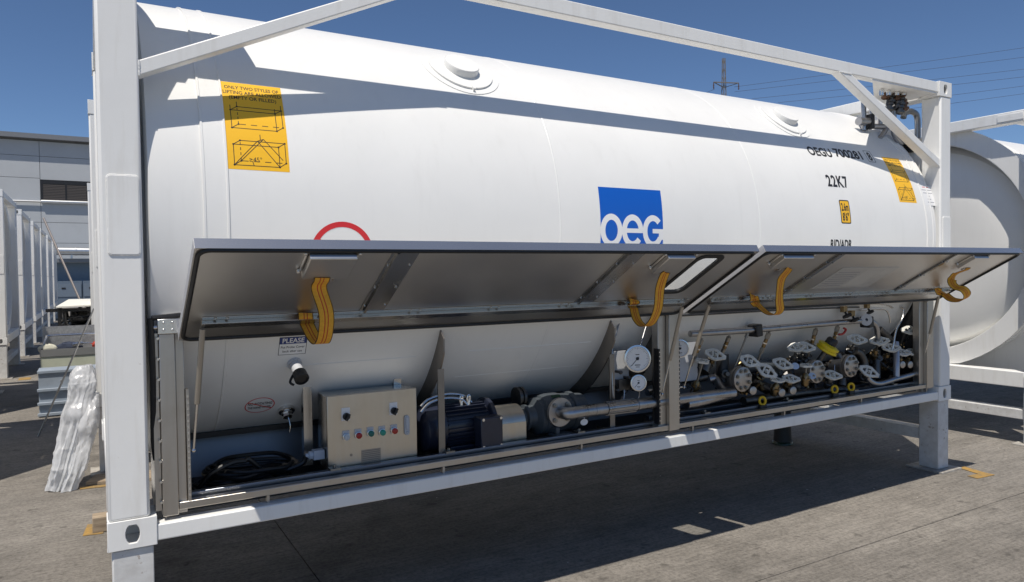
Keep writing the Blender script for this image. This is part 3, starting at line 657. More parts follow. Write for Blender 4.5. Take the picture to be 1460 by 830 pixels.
# ------------------------------------------------------------------ flaps
HG = Vector((0, 0.0, 0.832)); FD = Vector((0, -0.618, 0.359)).normalized(); FN = Vector((1, 0, 0)).cross(FD)   # FN points up/outward or down
if FN.z > 0: FN = -FN            # FN: underside normal
EX = Vector((1, 0, 0))
def F(x, v, h=0.0): return HG+EX*x+FD*v+FN*h     # h > 0 : below the underside
def flap(x0, x1, win=None, lab=''):
    V1 = 0.715; fl = bpy.data.objects.new('side_flap', None); COL.objects.link(fl); fl.parent = cont; fl['_o'] = [0, 0, 0]; fl['label'] = lab
    m = MB()
    def slab(a, b, c, d): m.obox(HG, EX, FD, FN, a, b, c, d, -0.004, 0.0)
    if win:
        a, b, c, d = win
        slab(x0, a, 0, V1); slab(b, x1, 0, V1); slab(a, b, 0, c); slab(a, b, d, V1)
    else: slab(x0, x1, 0, V1)
    m.build('flap_sheet', SHEET, fl, fix=True)
    # folded edge strips, 2 mm proud
    m = MB()
    m.obox(HG, EX, FD, FN, x0-0.002, x1+0.002, V1+0.0005, V1+0.003, -0.036, 0.004)
    m.build('flap_edge', EDGE, fl)
    for xa, xb in ((x0-0.003, x0-0.0005), (x1+0.0005, x1+0.003)):
        m = MB(); m.obox(HG, EX, FD, FN, xa, xb, 0, V1, -0.036, 0.004); m.build('flap_side_edge', EDGE2, fl)
    m = MB(); m.obox(HG, EX, FD, FN, x0, x1, -0.003, -0.0005, -0.034, 0.002); m.build('hinge_strip', EDGE, fl)
    R = rrect(x0+0.012, x1-0.012, 0.008, V1-0.010, 0.04, 6); m = MB()
    m.tube([F(a, b, 0.004) for a, b in R], 0.0085, 8, closed=True); m.build('flap_seal', RUBBER, fl)
    # long stiffener near the hinge: top hat with flanges
    xs0, xs1 = x0+0.07, x1-0.09
    m = MB(); m.obox(HG, EX, FD, FN, xs0, xs1, 0.138, 0.176, 0.0005, 0.020); m.obox(HG, EX, FD, FN, xs0, xs1, 0.177, 0.203, 0.0005, 0.003)
    for x in np.arange(xs0+0.05, xs1, 0.42):
        for dx in (0, 0.045): m.lathe(F(x+dx, 0.191, 0.003), FN, [(0, 0.006), (0.006, 0.0055)], 8)
    m.build('long_stiffener', SHEETD, fl, bevel=0.002)
    return fl
WIN = (2.668, 2.822, 0.290, 0.655)
f1 = flap(0.276, 3.038, WIN, 'left steel flap propped open, with a window at its right end')
f2 = flap(3.092, 5.838, None, 'right steel flap propped open, with a document plate')
a, b, c, d = WIN
m = MB(); m.ringprism(rrect(a-0.022, b+0.022, c-0.022, d+0.022, 0.05), rrect(a+0.006, b-0.006, c+0.006, d-0.006, 0.04), HG, EX, FD, FN, -0.010, 0.006); wf = m.build('window_seal', RUBBER, f1, bevel=0.003)
m = MB(); m.prism(rrect(a+0.001, b-0.001, c+0.001, d-0.001, 0.03), HG, EX, FD, FN, -0.007, -0.0045); m.build('window_pane', GLASS, f1)
def stiff(fl, x, w_=0.115):
    m = MB(); m.obox(HG, EX, FD, FN, x, x+w_, 0.2035, 0.698, 0.0005, 0.004); m.obox(HG, EX, FD, FN, x+0.018, x+0.030, 0.2035, 0.698, 0.0045, 0.014)
    for v in (0.26, 0.42, 0.60):
        for dx in (0.010, w_-0.012): m.lathe(F(x+dx, v, 0.004), FN, [(0, 0.005), (0.006, 0.0045)], 8)
    m.build('cross_stiffener', SHEETD, fl)
stiff(f1, 0.985); stiff(f1, 2.145, 0.125); stiff(f2, 3.725, 0.08); stiff(f2, 4.955, 0.08)
def hbox(fl, x0, x1, v0=0.505, v1=0.672):
    m = MB(); m.obox(HG, EX, FD, FN, x0, x1, v0, v1, 0.0005, 0.034)
    for x in (x0-0.012, x1+0.004): m.obox(HG, EX, FD, FN, x, x+0.008, v0+0.01, v1-0.01, 0.0005, 0.012)
    for x, v in ((x0-0.014, v0+0.02), (x0-0.014, v1), (x1+0.012, v1)): m.lathe(F(x, v, 0), FN, [(0, 0.008), (0.018, 0.007)], 8)
    m.obox(HG, EX, FD, FN, x0+0.125, x0+0.137, v0-0.045, v0-0.0005, 0.012, 0.022)
    m.build('latch_box', SHEET, fl, bevel=0.004)
hbox(f1, 0.662, 0.842, 0.545, 0.695); hbox(f1, 2.405, 2.585, 0.545, 0.695); hbox(f2, 3.250, 3.500, 0.575, 0.695); hbox(f2, 5.215, 5.395, 0.55, 0.69)
def strap(fl, P, wd=0.062, wv=None, tw=None):
    C = spline(P, 8); n = len(C); m = MB(); cols = [0, 0.055, 0.36, 0.43, 0.57, 0.64, 0.945, 1.0]; mm = [2, 0, 1, 0, 1, 0, 2]
    vs = []; fs = []; mi = []
    for i, p in enumerate(C):
        t = (C[min(i+1, n-1)]-C[max(i-1, 0)]).normalized()
        w0 = Vector(wv if wv else (1, 0, 0))
        if tw: w0 = Vector(tw(i/(n-1)))
        wx = (w0-t*w0.dot(t)).normalized(); nn = t.cross(wx)
        for h in (0.0012, -0.0012):
            for c_ in cols: vs.append(p+wx*(c_-0.5)*wd+nn*h)
    K = len(cols)
    for i in range(n-1):
        o0, o1 = i*2*K, (i+1)*2*K
        for k in range(K-1):
            m.add([], [], 0)
            fs.append((o0+k, o0+k+1, o1+k+1, o1+k)); mi.append(mm[k]); fs.append((o0+K+k+1, o0+K+k, o1+K+k, o1+K+k+1)); mi.append(mm[k])
        fs.append((o0, o1, o1+K, o0+K)); mi.append(2); fs.append((o0+K-1, o0+2*K-1, o1+2*K-1, o1+K-1)); mi.append(2)
    m.v = [tuple(v) for v in vs]; m.f = fs; m.m = mi
    return m.build('pull_strap', [STRAPY, STRAPR, STRAPK], fl, angle=60)
strap(f1, [F(0.737, 0.56, 0.036), F(0.737, 0.542, 0.04), at(455, 412, -0.43), at(465, 446, -0.42), at(464, 476, -0.38), at(458, 490, -0.30), at(448, 482, -0.20), at(436, 458, -0.11), F(0.748, 0.208, 0.03), F(0.748, 0.216, 0.008)])
strap(f1, [F(2.490, 0.56, 0.036), F(2.490, 0.54, 0.04), at(941, 412, -0.42), at(938, 440, -0.38), at(929, 460, -0.32), at(918, 465, -0.22), at(908, 455, -0.14), at(903, 435, -0.10), F(2.530, 0.218, 0.03), F(2.530, 0.225, 0.008)])
strap(f2, [F(3.400, 0.59, 0.036), F(3.400, 0.565, 0.042), at(1114, 400, -0.42), at(1111, 425, -0.38), at(1112, 443, -0.34), at(1104, 449, -0.28), at(1092, 445, -0.18), at(1078, 432, -0.12), F(3.484, 0.212, 0.03), F(3.484, 0.22, 0.008)])
strap(f2, [F(5.325, 0.565, 0.036), F(5.325, 0.545, 0.04), at(1362, 391, -0.42), at(1357, 401, -0.42), at(1362, 409, -0.45), at(1374, 413, -0.50), at(1379, 421, -0.50), at(1372, 428, -0.42), at(1357, 427, -0.30), at(1345, 418, -0.2), F(5.50, 0.21, 0.03), F(5.49, 0.218, 0.008)], 0.058, tw=lambda t: (1, 0.0, 0) if t < 0.25 or t > 0.8 else (1, -0.5, 0.5))
m = MB(); m.obox(HG, EX, FD, FN, 3.98, 4.58, 0.262, 0.53, 0.0008, 0.0022, 0); m.obox(HG, EX, FD, FN, 4.26, 4.46, 0.29, 0.50, 0.0024, 0.0028, 1)
for k in range(7): m.obox(HG, EX, FD, FN, 4.01, 4.23, 0.30+k*0.028, 0.306+k*0.028, 0.0024, 0.0028, 2)
m.build('document_plate', [mat('plate_silver', (0.62, 0.62, 0.61), 0.35, 0.5), mat('plate_grey', (0.55, 0.55, 0.54), 0.4), GREYINK], f2)
def strut(up, lo):
    up, lo = Vector(up), Vector(lo); mid = up+(lo-up)*0.60
    m = MB(); m.tube([up, mid], 0.0115, 12); g = m.build('gas_strut', mat('strut_body', (0.42, 0.38, 0.32), 0.4, 0.6), cont)
    m = MB(); m.tube([mid, lo], 0.005, 8); m.ball(lo, 0.010, 8); m.tube([lo, lo+Vector((-0.03, 0.02, 0))], 0.005, 6); m.build('strut_rod', BRIGHT, g)
strut(F(0.350, 0.150, 0.028), at(276, 642, 0.045)); strut(F(2.948, 0.14, 0.028), at(944, 562, 0.04)); strut(F(3.165, 0.14, 0.028), at(975, 552, 0.06)); strut(F(5.71, 0.09, 0.02), at(1318, 510, 0.05))
# ------------------------------------------------------------------ relief pipework at the right end, on the tank
def tube_part(name, mt, pts, r, par, k=6, n=16):
    m = MB(); m.tube(spline([at(*q) for q in pts], k), r, n); return m.build(name, mt, par)
rel = tube_part('relief_pipe', PIPE, [(1231.5, 186, .40), (1231.5, 165, .40), (1231.5, 146, .40), (1233, 139, .40), (1237, 137, .40), (1241, 139, .40), (1243, 146, .40), (1243, 160, .40), (1243, 182, .40)], 0.020, cont)
for pts, r in (([(1224, 173, .38), (1241, 174, .38)], 0.032), ([(1255, 152, .38), (1255, 178, .38)], 0.020), ([(1234, 180, .40), (1274, 181, .35)], 0.022),
               ([(1264, 152, .36), (1264.5, 168, .36), (1263, 183, .36), (1258, 192, .36), (1250, 201, .36)], 0.021),
               ([(1274, 158, .33), (1274, 180, .33), (1276, 193, .32), (1283, 202, .31), (1292, 206, .30), (1302, 206, .29)], 0.023),
               ([(1288, 168, .28), (1290, 162, .28), (1297, 159, .27), (1305, 162, .26), (1308, 170, .26), (1308.5, 185, .26), (1308.5, 198, .26)], 0.024),
               ([(1300, 213, .27), (1308, 214, .26), (1311, 222, .25), (1312, 244, .24)], 0.024)):
    tube_part('relief_pipe', PIPE, pts, r, rel)
for u, v, yy, k in ((1263, 136, 0.205, 0), (1270, 142, 0.193, 1), (1278, 139, 0.181, 0), (1287, 141, 0.169, 0), (1268, 153, 0.193, 1), (1279, 151, 0.169, 1), (1290, 152, 0.145, 0), (1285, 146, 0.157, 1), (1283, 157, 0.145, 1)):
    m = MB(); p = at(u, v, yy); m.lathe(p-Vector((0, 0, 0.035)), (0.15*(k-0.5), 0, 1), [(0, 0.018), (0.012, 0.034), (0.03, 0.034), (0.032, 0.020), (0.05, 0.020), (0.052, 0.030), (0.07, 0.028)], 10, 0 if k == 0 else 1)
    m.build('relief_valve', [RELV, PIPED], rel)
for u, yy in ((1257, .14), (1267, .135), (1279, .13), (1288, .125)):
    m = MB(); p = at(u, 136, yy); m.tube([p, (p.x, p.y, 2.488)], 0.017, 14); m.build('vent_pipe', BRIGHT, rel)
for u, v, yy, e in ((1239, 174, .385, (0.02, 0.04, 0.06)), (1300, 207, .285, (0.06, 0.04, 0.03)), (1301, 215, .27, (0.06, 0.05, 0.018))):
    m = MB(); p = at(u, v, yy); m.box(p.x-e[0], p.x+e[0], p.y-e[1], p.y+e[1], p.z-e[2], p.z+e[2]); m.build('pipe_clamp', BLACK, rel, bevel=0.004)
# ------------------------------------------------------------------ trestles (support stands)
def trestle(loc, label, group='steel trestles under the containers', n=0):
    t = thing('support_trestle', label, 'support stand', loc, group)
    X, Y, Z = loc
    for yy in (0.012, W_-0.172):
        m = MB(); m.box(X+0.014, X+0.164, Y+yy, Y+yy+0.160, GZ+0.014, Z-0.004); lg = m.build('leg', WORN, t, bevel=0.006)
        m = MB(); m.box(X-0.055, X+0.235, Y+yy-0.07, Y+yy+0.23, GZ+0.001, GZ+0.0135); m.build('foot_plate', FOOTP, lg)
        m = MB(); m.box(X+0.016, X+0.162, Y+yy+0.003, Y+yy+0.157, Z-0.0038, Z-0.0005); m.build('shim', RUSTW, lg)
    m = MB(); m.box(X+0.030, X+0.148, Y+0.173, Y+W_-0.1725, -0.34, -0.25); m.build('cross_beam', WORN, t, bevel=0.005)
    return t
trestle((0, 0, 0), 'scuffed white trestle under the left end of the near container')
trestle((L_-0.178, 0, 0), 'white trestle under the right end of the near container')
# ------------------------------------------------------------------ other containers
proto = None
def other(loc, label, group):
    global proto
    if proto is None:
        r = thing('tank_container', label, 'container', (0, 0, 0), group); frame(r); proto = r
    else: r = copy_tree(proto); r['label'] = label; r['group'] = group
    r.location = loc; r['_o'] = list(loc); return r
G1 = 'white tank containers standing around the yard'
other((7.40, -0.10, -0.045), 'white tank container beyond the right post, its round end collar facing us', G1)
nb = bpy.data.objects['tank_container.001']; m = MB(); m.box(7.400, 7.4075, 0.08, 0.30, 2.452, 2.515); m.build('rail_plate', WHITE, nb, bevel=0.002)
trestle((7.40, -0.10, -0.045), 'white trestle under the container beyond the right post')
other((-0.033, 3.74, 0), 'white tank container standing directly behind the near one, bundle leaning on it', G1)
trestle((-0.033, 3.74, 0), 'white trestle behind the plastic wrapped bundle')
other((-0.083, 9.83, 0), 'white tank container in the back beside the small machine', G1)
trestle((-0.083, 9.83, 0), 'white trestle in the back behind the pale green tool chest')
NM = ['nearest white container of the left row, cut by the photo edge', 'second white container of the left row, a hole in its lower casting', 'third white container of the left row', 'fourth white container of the left row', 'fifth white container of the left row', 'farthest white container of the left row']
for (y, xr), nm in zip(((11.3, -1.30), (15.3, -1.33), (18.9, -1.34), (21.9, -1.34), (26.0, -1.36), (29.8, -1.36)), NM):
    other((xr-L_, y, 0), nm, 'white tank containers in the left row')
    trestle((xr-0.178, y, 0), 'white trestle under the '+nm.split(',')[0], 'trestles of the left row')
for y, nm in ((7.3, 'white container of the left row standing just beyond the left photo edge'), (3.4, 'white container of the left row nearest to us, outside the left photo edge')):
    other((-1.28-L_, y, 0), nm, 'white tank containers in the left row')
    trestle((-1.28-0.178, y, 0), 'white trestle of the left row, '+('second outside the photo' if y < 5 else 'first outside the photo'), 'trestles of the left row')
# ------------------------------------------------------------------ control box
cb = thing('control_box', 'steel control box with coloured push buttons, below the open left flap', 'control box', (1.15, 0.15, 0.12))
m = MB(); m.box(0.930, 1.384, 0.165, 0.330, 0.152, 0.508); m.build('box_body', SHEETD, cb, bevel=0.004)
m = MB(); m.box(0.926, 1.388, 0.150, 0.1645, 0.149, 0.511); door = m.build('box_door', BOXBR, cb, bevel=0.003)
for x, zt in ((0.86, 0.56), (1.335, 0.575)):
    m = MB(); m.box(x, x+0.042, 0.331, 0.375, 0.146, zt); br = m.build('support_post', SHEETD, cb)
    m = MB(); m.box(x-0.002, x+0.044, 0.329, 0.377, zt+0.0005, zt+0.05); m.build('post_cap', CAPM, br, bevel=0.003)
m = MB(); m.box(0.873, 0.926, 0.20, 0.245, 0.20, 0.245); m.lathe((0.873, 0.222, 0.222), (-1, 0, 0), [(0, 0.02), (0.02, 0.02), (0.02, 0.012), (0.035, 0.012)], 8); m.build('cable_gland', mat('blue_grey_gland', (0.45, 0.5, 0.58), 0.4), cb, bevel=0.002)
for (u, v), k in (((493.4, 622.9), 'white'), ((510.7, 620.5), 'red'), ((528, 617.6), 'green'), ((544.6, 616.2), 'teal'), ((561.7, 613.9), 'scarlet')):
    p = at(u, v, 0.147)
    m = MB(); m.box(p.x-0.017, p.x+0.017, 0.1475, 0.1498, p.z-0.014, p.z+0.030); pl = m.build('button_plate', GREYPL, door)
    m = MB(); m.lathe((p.x, 0.1475, p.z), (0, -1, 0), [(0, 0.0175), (0.008, 0.0175), (0.009, 0.015)], 18, 0); m.lathe((p.x, 0.1385, p.z), (0, -1, 0), [(0, 0.0148), (0.010, 0.0148), (0.013, 0.011)], 18, 1); m.build('push_button', [BRIGHT, BTN[k]], door, label=k.replace('scarlet', 'small red')+' push button')
for u, v in ((493, 591), (561, 583)):
    p = at(u, v, 0.147)
    m = MB(); m.box(p.x-0.021, p.x+0.021, 0.1470, 0.1498, p.z-0.030, p.z+0.032); m.build('switch_plate', PAPER, door)
    m = MB(); m.lathe((p.x+0.002, 0.1470, p.z-0.010), (0, -1, 0), [(0, 0.018), (0.012, 0.017), (0.013, 0.010)], 16); m.obox((p.x+0.002, 0.134, p.z-0.010), (0.5, 0, 0.86), (0, 1, 0), (0.86, 0, -0.5), -0.018, 0.018, -0.022, 0, -0.005, 0.005); m.build('rotary_switch', RUBBER, door)
p = at(580, 605.5, 0.147)
m = MB(); m.prism(rrect(p.x-0.014, p.x+0.014, p.z-0.052, p.z+0.048, 0.012), (0, 0, 0), (1, 0, 0), (0, 0, 1), (0, 1, 0), 0.141, 0.1498); m.prism(rrect(p.x-0.008, p.x+0.008, p.z-0.022, p.z+0.04, 0.006), (0, 0, 0), (1, 0, 0), (0, 0, 1), (0, 1, 0), 0.134, 0.1408); m.lathe((p.x, 0.141, p.z-0.038), (0, -1, 0), [(0, 0.006), (0.006, 0.006)], 10); m.build('door_handle', GREYPL, door, bevel=0.002)
p = at(529.5, 650, 0.147)
m = MB(); m.box(p.x-0.050, p.x+0.050, 0.1485, 0.1498, p.z-0.034, p.z+0.034, 0)
for k in range(7): m.box(p.x-0.046, p.x+0.046, 0.1480, 0.1486, p.z-0.028+k*0.009, p.z-0.0245+k*0.009, 1)
m.build('vent_plate', [mat('vent_steel', (0.42, 0.37, 0.31), 0.5, 0.8), mat('vent_slot', (0.25, 0.22, 0.19), 0.6, 0.5)], door)
m = MB(); p = at(501, 649, 0.147); m.lathe((p.x, 0.1499, p.z), (0, -1, 0), [(0, 0.007), (0.001, 0.007)], 12); m.build('stain_spot', mat('spot', (0.35, 0.3, 0.24), 0.5, 0.6), door)
# ------------------------------------------------------------------ cable coil
P = []
for k in range(7):
    for i in range(14):
        a = 2*math.pi*i/14; rx_ = 0.215-0.014*(k % 4)+random.uniform(-.012, .012); ry_ = 0.135-0.012*(k % 3)+random.uniform(-.01, .01)
        P.append((0.565+rx_*math.cos(a)+0.01*k, 0.335+ry_*math.sin(a), 0.118+0.013*k+random.uniform(-.006, .006)+0.015*math.sin(a+k)))
m = MB(); m.tube(spline(P, 3), 0.0105, 8)
m.tube(spline([(0.36, 0.26, 0.12), at(300, 676, 0.22), at(330, 660, 0.22), (0.56, 0.24, 0.235), at(355, 655, 0.24), at(372, 668, 0.26), at(395, 678, 0.28)], 6), 0.012, 8)
m.tube(spline([(0.70, 0.26, 0.15), at(415, 668, 0.24), at(432, 660, 0.23), (0.842, 0.222, 0.222)], 6), 0.012, 8)
tag(m.build('power_cable', CABLE), 'coiled thick black cable lying left of the control box', 'cable')
# ------------------------------------------------------------------ motor
mo = thing('electric_motor', 'dark navy electric motor with terminal box, right of the control box', 'motor', (1.7, 0.28, 0.10))
MY, MZ = 0.30, 0.262
m = MB(); m.lathe((1.44, MY, MZ), (1, 0, 0), [(0, 0.05), (0.01, 0.105), (0.03, 0.126), (0.135, 0.126), (0.14, 0.12)], 36); m.build('fan_cowl', NAVY, mo)
m = MB(); m.lathe((1.575, MY, MZ), (1, 0, 0), [(0, 0.102), (0.27, 0.102)], 32)
for k in range(28):
    a = 2*math.pi*k/28; c_, s_ = math.cos(a), math.sin(a)
    m.obox((1.585, MY, MZ), (1, 0, 0), (0, c_, s_), (0, -s_, c_), 0, 0.25, 0.101, 0.119, -0.003, 0.003)
m.build('finned_body', NAVY, mo)
m = MB(); m.lathe((1.845, MY, MZ), (1, 0, 0), [(0, 0.115), (0.008, 0.132), (0.03, 0.132), (0.035, 0.11), (0.06, 0.09)], 36); m.build('end_shield', NAVY, mo)
m = MB(); m.box(1.735, 1.868, 0.105, 0.190, 0.150, 0.320); tb = m.build('terminal_box', NAVY, mo, bevel=0.006)
m = MB()
for x in (1.748, 1.855):
    for z in (0.165, 0.311): m.lathe((x, 0.105, z), (0, -1, 0), [(0, 0.008), (0.005, 0.008)], 8)
m.build('cover_screw', BRIGHT, tb)
for x in (1.70, 1.745):
    m = MB(); m.tube([(x+0.016*math.cos(a)*0.5, MY-0.03, MZ+0.140+0.02*math.sin(a)) for a in [2*math.pi*i/14 for i in range(14)]], 0.007, 8, closed=True); m.lathe((x, MY-0.03, MZ+0.095), (0, 0, 1), [(0, 0.012), (0.030, 0.010)], 10); m.build('lifting_eye', BRIGHT, mo)
m = MB(); m.box(1.60, 1.82, 0.20, 0.40, 0.0985, 0.165); m.build('motor_foot', NAVY, mo, bevel=0.004)
# hoses above the motor
m = MB()
m.tube(spline([at(600, 580, .27), at(612, 569, .28), at(640, 562, .29), at(664, 566, .29), at(677, 582, .28)], 6), 0.008, 8)
m.tube(spline([at(600, 588, .25), at(614, 574, .26), at(638, 568, .27), at(660, 571, .27), at(670, 586, .26)], 6), 0.008, 8)
tag(m.build('metal_hose', BRIGHT), 'pair of thin silver hoses arching over the electric motor', 'hose')
# ------------------------------------------------------------------ pump
pu = thing('centrifugal_pump', 'grey cast pump with round flange and steel outlet pipe, right of the motor', 'pump', (2.25, 0.28, 0.10))
m = MB(); m.lathe((1.885, 0.27, 0.235), (1, 0, 0), [(0, 0.108), (0.165, 0.108)], 36, cap0=True); m.box(1.886, 2.049, 0.1615, 0.175, 0.10, 0.26); m.build('coupling_guard', BOXBR, pu)
m = MB(); m.lathe((2.052, 0.27, 0.255), (1, 0, 0), [(0, 0.062), (0.04, 0.058), (0.045, 0.075), (0.06, 0.075), (0.065, 0.06), (0.10, 0.07), (0.12, 0.108), (0.15, 0.108)], 28); m.build('bearing_housing', GREYP, pu)
m = MB(); m.lathe((2.19, 0.265, 0.262), (1, 0, 0), [(0, 0.09), (0.012, 0.112), (0.05, 0.120), (0.12, 0.120), (0.15, 0.112), (0.20, 0.108), (0.205, 0.118), (0.23, 0.118), (0.235, 0.105), (0.30, 0.10), (0.32, 0.07)], 36); pb = m.build('pump_body', GREYP, pu)
m = MB(); m.lathe((2.10, 0.36, 0.36), (1, 0, 0), [(0, 0.06), (0.012, 0.06), (0.014, 0.05), (0.028, 0.05), (0.03, 0.06), (0.045, 0.06)], 24); m.build('inlet_flange', PIPED, pu)
m = MB(); m.box(2.215, 2.33, 0.112, 0.20, 0.147, 0.17); m.box(2.225, 2.25, 0.12, 0.20, 0.17, 0.21); m.build('pump_foot', GREYP, pu, bevel=0.006)
FC = Vector((2.262, 0.128, 0.292))
m = MB(); m.lathe(FC+Vector((0, 0.055, 0)), (0, -1, 0), [(0, 0.055), (0.03, 0.06), (0.035, 0.082), (0.055, 0.082)], 32); fg = m.build('outlet_flange', FLANGE, pu)
bm_ = MB(); bm_.lathe((0, 0, 0), (0, -1, 0), [(0, 0.0135), (0.012, 0.0135), (0.013, 0.008), (0.018, 0.008)], 6); BOLTME = bm_.mesh('bolt', BOLT)
for k in range(4):
    a = math.radians(45+90*k); place(BOLTME, 'bolt', fg, loc=Vector((FC.x+0.06*math.cos(a), FC.y, FC.z+0.06*math.sin(a)))-Vector(fg['_o']))
m = MB(); PY = 0.06
pe = at(1045, 560, 0.10)
ep = spline([FC+Vector((0, 0.02, 0)), FC+Vector((0.0, -0.035, 0)), FC+Vector((0.02, -0.062, 0.001)), FC+Vector((0.06, -0.068, 0.003)), FC+Vector((0.12, -0.068, 0.004))], 6)
m.tube(ep, 0.0345, 18, caps=False); p0 = ep[-1]
m.tube([p0, p0+(pe-p0)*0.12], 0.0345, 18); m.tube([p0+(pe-p0)*0.05, p0+(pe-p0)*0.06], 0.0365, 18); m.build('outlet_elbow', PIPE, pu)
m = MB(); A_, B_ = p0+(pe-p0)*0.122, p0+(pe-p0)*0.30
m.tube([A_, B_], 0.038, 18)
for k in range(12):
    a = 2*math.pi*k/12; m.tube([A_+Vector((0, math.cos(a), math.sin(a)))*0.038, B_+Vector((0, math.cos(a), math.sin(a)))*0.038], 0.004, 5)
m.build('flexible_joint', PIPE, pu)
m = MB(); m.tube([p0+(pe-p0)*0.302, pe], 0.0345, 18); m.tube([p0+(pe-p0)*0.31, p0+(pe-p0)*0.325], 0.0375, 18); m.build('outlet_pipe', PIPE, pu)
m = MB(); m.obox((2.25, 0.20, 0.362), (1, 0, 0), (0, 0.82, 0.57), (0, -0.57, 0.82), 0, 0.06, 0, 0.02, 0.004, 0.006); m.build('label_plate', mat('green_label', (0.008, 0.05, 0.016), 0.5), pu)
m = MB(); m.prism(ell(0, 0, 0.026, 0.018, 20), at(833, 602, 0.09), (1, 0, 0), (0, 0, 1), (0, 1, 0), 0, 0.002); m.tube([at(833, 598.5, 0.091), at(833, 590, 0.085)], 0.002, 5); m.build('oval_tag', PAPER, pu)
# ------------------------------------------------------------------ gauges
def gauge(parent, c, n_, r, mats=None):
    c, n_ = Vector(c), Vector(n_).normalized(); up = Vector((0, 0, 1)); ax = up.cross(n_).normalized(); ay = n_.cross(ax)
    m = MB(); m.lathe(c-n_*r*0.75, n_, [(0, r*0.92), (r*0.62, r*0.95), (r*0.64, r*1.06), (r*0.80, r*1.06), (r*0.82, r*0.94), (r*0.74, r*0.92)], 32, cap1=False); g = m.build('gauge_case', BRIGHT, parent)
    m = MB(); m.prism(ell(0, 0, r*0.93, r*0.93, 32), c, ax, ay, n_, -r*0.04, -r*0.02); m.build('gauge_dial', PAPER, g)
    m = MB(); o = c-n_*r*0.017
    for k in range(31):
        a = math.radians(-45+270*k/30); l = 0.70 if k % 5 == 0 else 0.78
        d_ = ax*math.cos(a)+ay*math.sin(a); t_ = n_.cross(d_)
        m.obox(o, d_, t_, n_, r*l, r*0.86, -r*0.008, r*0.008, 0, r*0.004)
    m.obox(o, ax, ay, n_, -r*0.22, r*0.22, -r*0.52, -r*0.46, 0, r*0.004); m.obox(o, ax, ay, n_, -r*0.15, r*0.15, r*0.28, r*0.34, 0, r*0.004); m.obox(o, ax, ay, n_, -r*0.15, r*0.15, -r*0.66, -r*0.62, 0, r*0.004)
    a = math.radians(228); d_ = ax*math.cos(a)+ay*math.sin(a); t_ = n_.cross(d_)
    m.obox(o, d_, t_, n_, -r*0.2, r*0.75, -r*0.022, r*0.022, r*0.005, r*0.012); m.lathe(o, n_, [(0, r*0.13), (r*0.05, r*0.12)], 14)
    m.build('gauge_needle', INK, g); return g
gp = thing('gauge_panel', 'pair of round white pressure gauges on a bracket left of the middle post', 'gauge panel', (2.72, 0.2, 0.10))
GN = (-0.42, -1, 0.05)
gauge(gp, at(909, 511.5, 0.08), GN, 0.078); gauge(gp, at(910.5, 546, 0.08), GN, 0.047)
m = MB(); p = at(880, 522, 0.19); m.box(p.x-0.045, p.x+0.09, 0.19, 0.20, p.z-0.11, p.z+0.09); m.build('gauge_plate', GREYPL, gp)
m = MB(); p = at(885, 545, 0.16); m.box(p.x-0.02, p.x+0.08, 0.15, 0.19, p.z-0.05, p.z+0.015)
for du, dv in ((-4, 12), (6, 14), (12, -6), (0, -14), (18, 10)): 
    q = at(885+du, 545+dv, 0.14); m.ball(q, 0.013, 8); m.tube([q, q+Vector((0, 0.05, 0))], 0.008, 8)
m.build('gauge_manifold', PIPED, gp)
m = MB()
m.tube(spline([at(898, 453, .17), at(886, 455, .17), at(880, 470, .16), at(873, 500, .14), at(873, 540, .12), at(875, 567, .11), at(881, 572, .11), at(889, 569, .11), at(890, 556, .12)], 5), 0.0045, 8)
m.tube(spline([at(930, 455, .16), at(922, 464, .15), at(914, 490, .12), at(910, 500, .10)], 5), 0.0045, 8)
m.tube(spline([at(911, 556, .085), at(911, 566, .09), at(905, 571, .10), at(893, 573, .11)], 5), 0.0045, 8)
m.build('impulse_tube', PIPE, gp)
m = MB(); p = at(923, 560, .15); m.tube([p, at(936, 558, .15)], 0.022, 12); m.build('silver_fitting', BRIGHT, gp)
g3 = thing('pressure_gauge', 'round pressure gauge half hidden behind the middle post', 'gauge', (3.2, 0.15, 0.1))
gauge(g3, at(970, 497, 0.14), (-0.5, -1, 0), 0.055)
m = MB(); p = at(985, 510, 0.19); m.box(p.x-0.14, p.x+0.06, 0.19, 0.198, p.z-0.15, p.z+0.1); m.build('gauge_plate', GREYPL, g3)
# ------------------------------------------------------------------ pipe manifold with valves
mf = thing('pipe_manifold', 'cluster of steel pipes, blind flanges and white handled valves behind the right flap', 'pipework', (4.4, 0.2, 0.10))
def pipe(pts, r, mt=PIPE, k=5, n=12, name='pipe'):
    m = MB(); m.tube(spline([at(*q) for q in pts], k), r, n); return m.build(name, mt, mf)
up_ = pipe([(984, 476, .12), (1080, 470, .12), (1160, 463, .12), (1232, 457, .12), (1242, 458, .12), (1249, 465, .12), (1251, 478, .14), (1252, 492, .17)], 0.021)
m = MB()
for u, v in ((1078, 471), (1237, 459)):
    m = MB(); p = at(u, v, .12); m.obox(p, (1, 0, 0.1), (0, 1, 0), (-0.1, 0, 1), -0.03, 0.03, -0.035, 0.05, -0.042, 0.042)
    m.build('pipe_clamp', BLACK, up_, bevel=0.008)
pipe([(940, 452, .14), (1030, 447, .14), (1120, 442, .14), (1195, 439, .14), (1225, 438, .14)], 0.0055, PIPED)
pipe([(1225, 442, .14), (1255, 440, .14), (1264, 443, .14), (1268, 452, .15), (1269, 460, .16)], 0.0065, BRIGHT)
pipe([(1205, 434, .14), (1240, 433, .14), (1262, 434, .15), (1273, 439, .16)], 0.0065, BRIGHT)
pipe([(1284, 437, .15), (1288, 442, .15), (1286, 455, .14), (1278, 470, .13), (1274, 490, .12), (1272, 500, .12)], 0.0065, BRIGHT)
pipe([(1040, 562, .11), (1022, 566, .10), (1000, 572, .09), (978, 576, .085)], 0.034)
